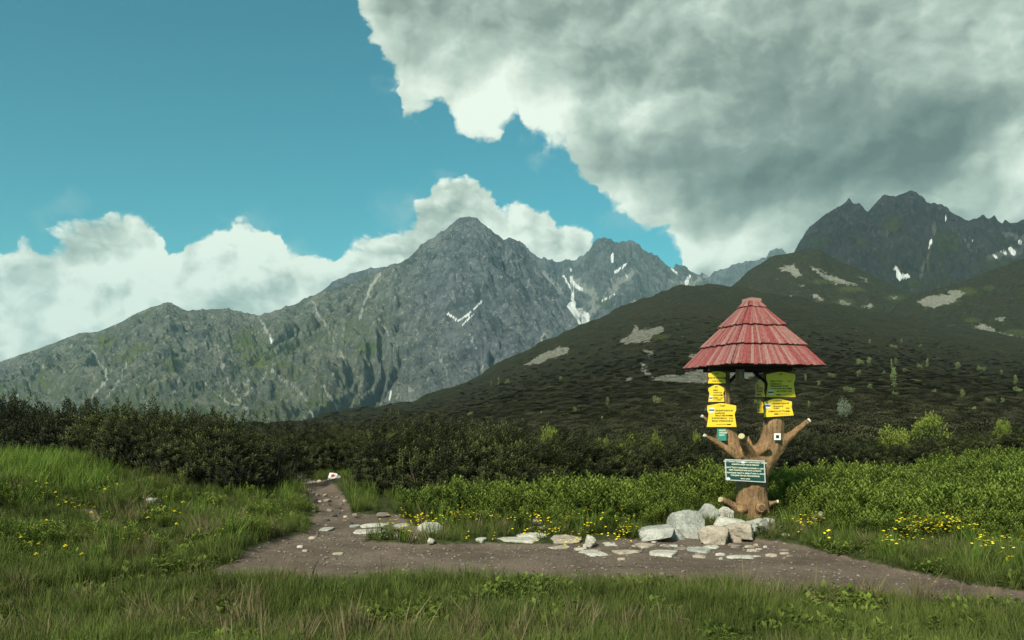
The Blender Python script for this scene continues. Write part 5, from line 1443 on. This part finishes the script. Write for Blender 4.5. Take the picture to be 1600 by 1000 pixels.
def text_mesh(s, size, align='LEFT', bold=0.0):
    cu = bpy.data.curves.new('txt', 'FONT'); cu.body = s; cu.size = size; cu.align_x = align; cu.offset = bold; cu.resolution_u = 2; cu.space_character = 1.05
    o = bpy.data.objects.new('txt', cu); COL.objects.link(o)
    me = bpy.data.meshes.new_from_object(o.evaluated_get(bpy.context.evaluated_depsgraph_get()))
    bpy.data.objects.remove(o); bpy.data.curves.remove(cu); return me
def plate(name, poly, dy, texts, mat=m_sign, yaw=0.0, marks=(), label=None, ink=m_ink, backing=True, th=.008):
    """poly, texts [(px, py, text, height px, align)], marks [(px0, py0, px1, py1, [colours])] in photo coordinates"""
    cx = sum(p[0] for p in poly) / len(poly); cy = sum(p[1] for p in poly) / len(poly)
    C0 = L3(cx, cy, dy); k = (SY + dy) / F
    fr = bpy.data.objects.new('pivot', None)
    def loc(px, py): return ((px - cx) * k, (cy - py) * k)
    def prism(pts, y0, y1):
        bm = bmesh.new(); a = [bm.verts.new((x, y0, z)) for x, z in pts]; b_ = [bm.verts.new((x, y1, z)) for x, z in pts]
        bm.faces.new(a); bm.faces.new(b_[::-1]); n = len(a)
        for i in range(n): bm.faces.new((a[i], b_[i], b_[(i + 1) % n], a[(i + 1) % n]))
        return bm
    pts = [loc(*p) for p in poly]
    o = new_part(name, prism(pts, -th, 0), mat, post); o.location = C0; o.rotation_euler = (0, 0, yaw)
    if label: o['label'] = label
    if backing:
        g = [(x * 1.035, z * 1.045 - .002) for x, z in pts]
        new_part('sign_board', prism(g, .0005, .022), m_edge, o)
    if texts:
        bm = bmesh.new()
        for px, py, s, hpx, al in texts:
            me = text_mesh(s, hpx * k * 1.42, al, 0.0015)
            x, z = loc(px, py)
            me.transform(Matrix.Translation((x, -th - .0012, z)) @ Matrix.Rotation(R(90), 4, 'X'))
            bm.from_mesh(me); bpy.data.meshes.remove(me)
        me = bpy.data.meshes.new('lettering'); bm.to_mesh(me); bm.free(); me.materials.append(ink)
        t = bpy.data.objects.new('lettering', me); COL.objects.link(t); t.parent = o
    for (x0, y0, x1, y1, cols) in marks:
        n = len(cols)
        for i, c in enumerate(cols):
            ya, yb = y0 + (y1 - y0) * i / n, y0 + (y1 - y0) * (i + 1) / n
            (xa, za), (xb, zb) = loc(x0, yb), loc(x1, ya)
            new_part('waymark', prism([(xa, za), (xb, za), (xb, zb), (xa, zb)], -th - .003, -th - .0005), c, o)
    return o
def arrow(px0, px1, py, r=1.2): return None
def house(x0, x1, ytop, yedge, ybot, notch=(0.45, 0.62), inset=2.0, flare=0.0):
    """the outline of the hiking signs: shallow gable on top, nicks in both sides"""
    xm = (x0 + x1) / 2; h = ybot - yedge; ya, yb = yedge + h * notch[0], yedge + h * notch[1]
    return [(x0 - flare, ybot), (x1 + flare, ybot), (x1 - inset, yb), (x1, ya), (x1, yedge), (xm + 3, ytop), (xm - 3, ytop), (x0, yedge), (x0, ya), (x0 + inset, yb)]
plate('trail_sign', house(1106.5, 1134, 579, 583.5, 599, (.30, .50), 1.2, .5), -.18, [(1120, 591.8, 'CHATA PRI PLESE', 2.6, 'CENTER'), (1120, 596.5, '1 540 m n.m.', 2.0, 'CENTER'), (1120, 584.8, 'KTZ', 1.8, 'CENTER')],
    label='small wide yellow sign at the top of the left fork, right under the eaves')
plate('trail_sign', house(1106.8, 1131.5, 601.5, 606.5, 627.8, (.18, .38), 1.6, .2), -.18,
    [(1119, 605.6, 'KST', 1.8, 'CENTER'), (1114.5, 610.6, 'BIELA', 2.0, 'LEFT'), (1114.5, 614.3, 'VODA', 2.0, 'LEFT'), (1128, 614.3, '1:15', 2.0, 'RIGHT'), (1114.5, 618.4, 'KOVALČÍK', 2.0, 'LEFT'), (1129, 618.4, '45', 2.0, 'RIGHT'), (1114.5, 622.8, 'PLESO', 2.0, 'LEFT'), (1129, 622.8, '1:30', 2.0, 'RIGHT')],
    marks=[(1108.2, 619.0, 1112.8, 625.2, [m_wh, m_redw, m_wh]), (1120, 624.2, 1127, 625.4, [m_ink]), (1114.5, 624.6, 1120, 625.0, [m_ink])], label='squarish yellow sign with a red waymark, middle of the left fork')
plate('trail_sign', house(1104.8, 1150, 630, 633.8, 667, (.22, .40), 2.4, .6), -.19,
    [(1127, 635.4, '1 ŠTART', 2.3, 'CENTER'), (1117.5, 642.6, 'ZELENÉ PLESO', 2.3, 'LEFT'), (1145, 642.6, '1:50', 2.3, 'RIGHT'), (1117.5, 646.8, 'JAHŇACIE', 2.2, 'LEFT'), (1117.5, 650.4, 'SEDLO BELIANSKE', 2.2, 'LEFT'), (1145, 650.4, '3:30', 2.2, 'RIGHT'),
     (1112, 654.6, 'KOPSKÉ SEDLO', 2.3, 'LEFT'), (1145, 654.6, '3:10', 2.3, 'RIGHT'), (1112, 658.8, 'ŽDIAR, STREDNICA', 2.2, 'LEFT'), (1145, 658.8, '5:45', 2.2, 'RIGHT')],
    marks=[(1107.8, 637.2, 1115.8, 644.6, [m_wh, m_blue, m_wh]), (1136, 662.3, 1142, 663.9, [m_ink]), (1119, 662.9, 1136, 663.4, [m_ink])], label='largest yellow sign on the left fork, lowest of three, with a blue waymark')
plate('trail_sign', house(1197, 1242.5, 581, 585, 620.5, (.22, .42), 2.6, .6), -.195,
    [(1220, 585.5, 'KST', 1.9, 'CENTER'), (1203.5, 596.8, 'BIELA VODA', 2.3, 'LEFT'), (1236, 596.8, '1:15', 2.3, 'RIGHT'), (1203.5, 601.0, 'KEŽMAROK', 2.2, 'LEFT'), (1203.5, 604.4, 'KEŽMARSKÉ ŽĽABY', 2.2, 'LEFT'), (1204.5, 608.2, 'TATRANSKÉ MATLIARE', 2.1, 'LEFT'), (1236.5, 608.2, '2:10', 2.2, 'RIGHT'),
     (1213.5, 612.4, 'MLYNČEKY', 2.2, 'LEFT'), (1236.5, 612.4, '2:40', 2.2, 'RIGHT')],
    marks=[(1200.2, 609.4, 1208.2, 616.6, [m_wh, m_redw, m_wh]), (1213, 616.0, 1219, 617.7, [m_ink]), (1219, 616.6, 1237, 617.1, [m_ink])], label='upper yellow sign on the right fork, in the shade of the roof')
plate('trail_sign', [(1193.2, 652), (1240, 649), (1236.5, 635.5), (1237.2, 633), (1237, 627.5), (1217, 623), (1210, 623), (1191, 628.5), (1192, 633.5), (1195, 636)], -.195,
    [(1214, 627.2, '1 CHATA', 2.3, 'CENTER'), (1207, 631.6, 'ZELENÉ PLESO', 2.2, 'LEFT'), (1232.5, 631.2, '1:45', 2.2, 'RIGHT'), (1208, 636.0, 'SKALNATÉ', 2.2, 'LEFT'), (1208.5, 639.2, 'PLESO', 2.2, 'LEFT'), (1233, 638.9, '3:50', 2.2, 'RIGHT'), (1200, 643.9, 'LOMNICA', 2.3, 'LEFT'), (1216, 643.7, 'SVIŠŤOVKA', 2.2, 'LEFT'), (1233.8, 643.4, '3:30', 2.2, 'RIGHT')],
    marks=[(1195, 630, 1203, 638.2, [m_wh, m_blue, m_wh]), (1209.5, 646.0, 1215.5, 647.7, [m_ink]), (1215.5, 646.5, 1232.5, 647.0, [m_ink])], label='lower yellow sign on the right fork, slightly tilted, with a blue waymark')
# two signs turned almost edge-on at the left side of the right fork
plate('trail_sign', house(1169.0, 1205, 593, 600, 620.3, (.3, .5), 1.5, 1.0), -.02,
    [(1174, 604, 'PLESO', 2.6, 'LEFT'), (1174, 608.5, 'SEDLO CHATA', 2.6, 'LEFT'), (1174, 613, 'VODA PRAMEŇ', 2.6, 'LEFT'), (1174, 618, 'KEŽMAROK', 2.6, 'LEFT')], yaw=R(-84), label='upper of two yellow signs seen nearly edge-on between the forks')
plate('trail_sign', house(1172.0, 1202, 625, 630.5, 645.3, (.3, .5), 1.2, .8), -.02,
    [(1175, 634, 'PLESO', 2.6, 'LEFT'), (1175, 638.5, 'CHATA', 2.6, 'LEFT'), (1175, 643, 'SEDLO', 2.6, 'LEFT')], yaw=R(-89), label='lower of two yellow signs seen nearly edge-on between the forks')
for o in [c for c in post.children if c.name.startswith('trail_sign') and abs(c.rotation_euler[2]) > 1.0]:
    o.location.x = L3(1187 if 'upper' in o['label'] else 1187.5, 600, -.12)[0]; o.location.y = -.14
# green plaque
gp_ = [(1133.5, 752.0), (1195.0, 753.5), (1193.5, 719.5), (1132.2, 718.0)]
pl = plate('plaque', [(1133.8, 750.2), (1196.2, 754.0), (1194.4, 719.6), (1132.0, 717.2)], -.31, [], mat=m_alu, backing=False, th=.012, label='green metal plaque with pale lettering in an aluminium frame')
cxp = (1133.8 + 1196.2 + 1194.4 + 1132.0) / 4; cyp = (750.2 + 754.0 + 719.6 + 717.2) / 4; kp = (SY - .31) / F
def pl_prism(pts, y0, y1):
    bm = bmesh.new(); q = [((x - cxp) * kp, (cyp - y) * kp) for x, y in pts]
    a = [bm.verts.new((x, y0, z)) for x, z in q]; b_ = [bm.verts.new((x, y1, z)) for x, z in q]; bm.faces.new(a); bm.faces.new(b_[::-1]); n = len(a)
    for i in range(n): bm.faces.new((a[i], b_[i], b_[(i + 1) % n], a[(i + 1) % n]))
    return bm
new_part('plaque_face', pl_prism([(1135.6, 748.6), (1194.2, 752.2), (1192.6, 721.2), (1133.8, 719.0)], -.0155, -.0125), m_green, pl)
LN = [('NÁVŠTEVNÍCI TATRANSKÉHO NÁRODNÉHO PARKU!', 722.6, 1.75), ('CHRÁŇTE KRÁSY NAŠEJ PRÍRODY', 726.6, 1.75), ('NEOPÚŠŤAJTE VYZNAČENÉ CHODNÍKY A CESTY,', 731.8, 1.75), ('NEPOŠKODZUJTE RASTLINY A STROMY,', 735.6, 1.75),
      ('JE ZAKÁZANÉ TRHAŤ A ZBIERAŤ KVETY A PLODY', 740.0, 1.75), ('ĎAKUJEME VÁM ZA POROZUMENIE.', 743.8, 1.75), ('SPRÁVA TANAP', 748.4, 1.3)]
bm = bmesh.new()
for s, y, h in LN:
    me = text_mesh(s, h * kp * 1.55, 'CENTER', .0014)
    me.transform(Matrix.Translation(((1164 - cxp) * kp, -.0175, (cyp - y - .35) * kp)) @ Matrix.Rotation(R(90), 4, 'X') @ Matrix.Rotation(R(-2.6), 4, 'Z'))
    bm.from_mesh(me); bpy.data.meshes.remove(me)
me = bpy.data.meshes.new('lettering'); bm.to_mesh(me); bm.free(); me.materials.append(m_cream)
t = bpy.data.objects.new('lettering', me); COL.objects.link(t); t.parent = pl
for cxx, cyy, r0 in ((1160.5, 722.2, 2.2), (1137.6, 747.6, 2.6)):
    pts = [(cxx + r0 * (1 + .3 * math.sin(3 * a)) * math.cos(a) * 1.2, cyy + r0 * .8 * math.sin(a)) for a in np.linspace(0, 6.28, 9, endpoint=False)]
    new_part('chipped_patch', pl_prism(pts, -.0185, -.016), m_wh, pl)
# teal notice and square waymark
tn = plate('notice', [(1121.5, 688.8), (1135.0, 688.2), (1134.6, 669.6), (1120.2, 670.0)], -.235, [(1123.5, 673.5, 'POZOR', 2.0, 'LEFT'), (1123.5, 677, 'CHRÁNENÉ', 1.6, 'LEFT'), (1123.5, 680.5, 'ÚZEMIE', 1.6, 'LEFT')], mat=m_teal, backing=False, ink=m_cream, th=.006, label='small teal notice on the left fork below the signs')
sq = plate('waymark_plate', [(1209.4, 687.4), (1219.8, 687.4), (1219.8, 677.0), (1209.4, 677.0)], -.245, [], mat=m_wh, backing=False, marks=[(1212.2, 679.8, 1217.0, 684.6, [m_ink])], th=.006, label='white square waymark with a black square inside')

# ------------------------------------------------------------------ haze
hm = bpy.data.materials.new('haze'); hm.use_nodes = True; nt = hm.node_tree; nt.nodes.clear()
ho = nt.nodes.new('ShaderNodeOutputMaterial'); pv = nt.nodes.new('ShaderNodeVolumePrincipled')
pv.inputs['Color'].default_value = (0.46, 0.84, 1.0, 1); pv.inputs['Density'].default_value = HAZE; pv.inputs['Anisotropy'].default_value = 0.2
nt.links.new(pv.outputs[0], ho.inputs['Volume'])
bm = bmesh.new(); bmesh.ops.create_cube(bm, size=1)
bmesh.ops.transform(bm, matrix=Matrix.Translation((0, 4000, 545)) @ Matrix.Diagonal((29000, 10200, 1300, 1)), verts=bm.verts)
me = bpy.data.meshes.new('haze'); bm.to_mesh(me); bm.free(); me.materials.append(hm)
hz = bpy.data.objects.new('haze', me); COL.objects.link(hz); tag(hz, 'thin bluish mountain haze between the valley and the peaks', 'haze', kind='stuff')
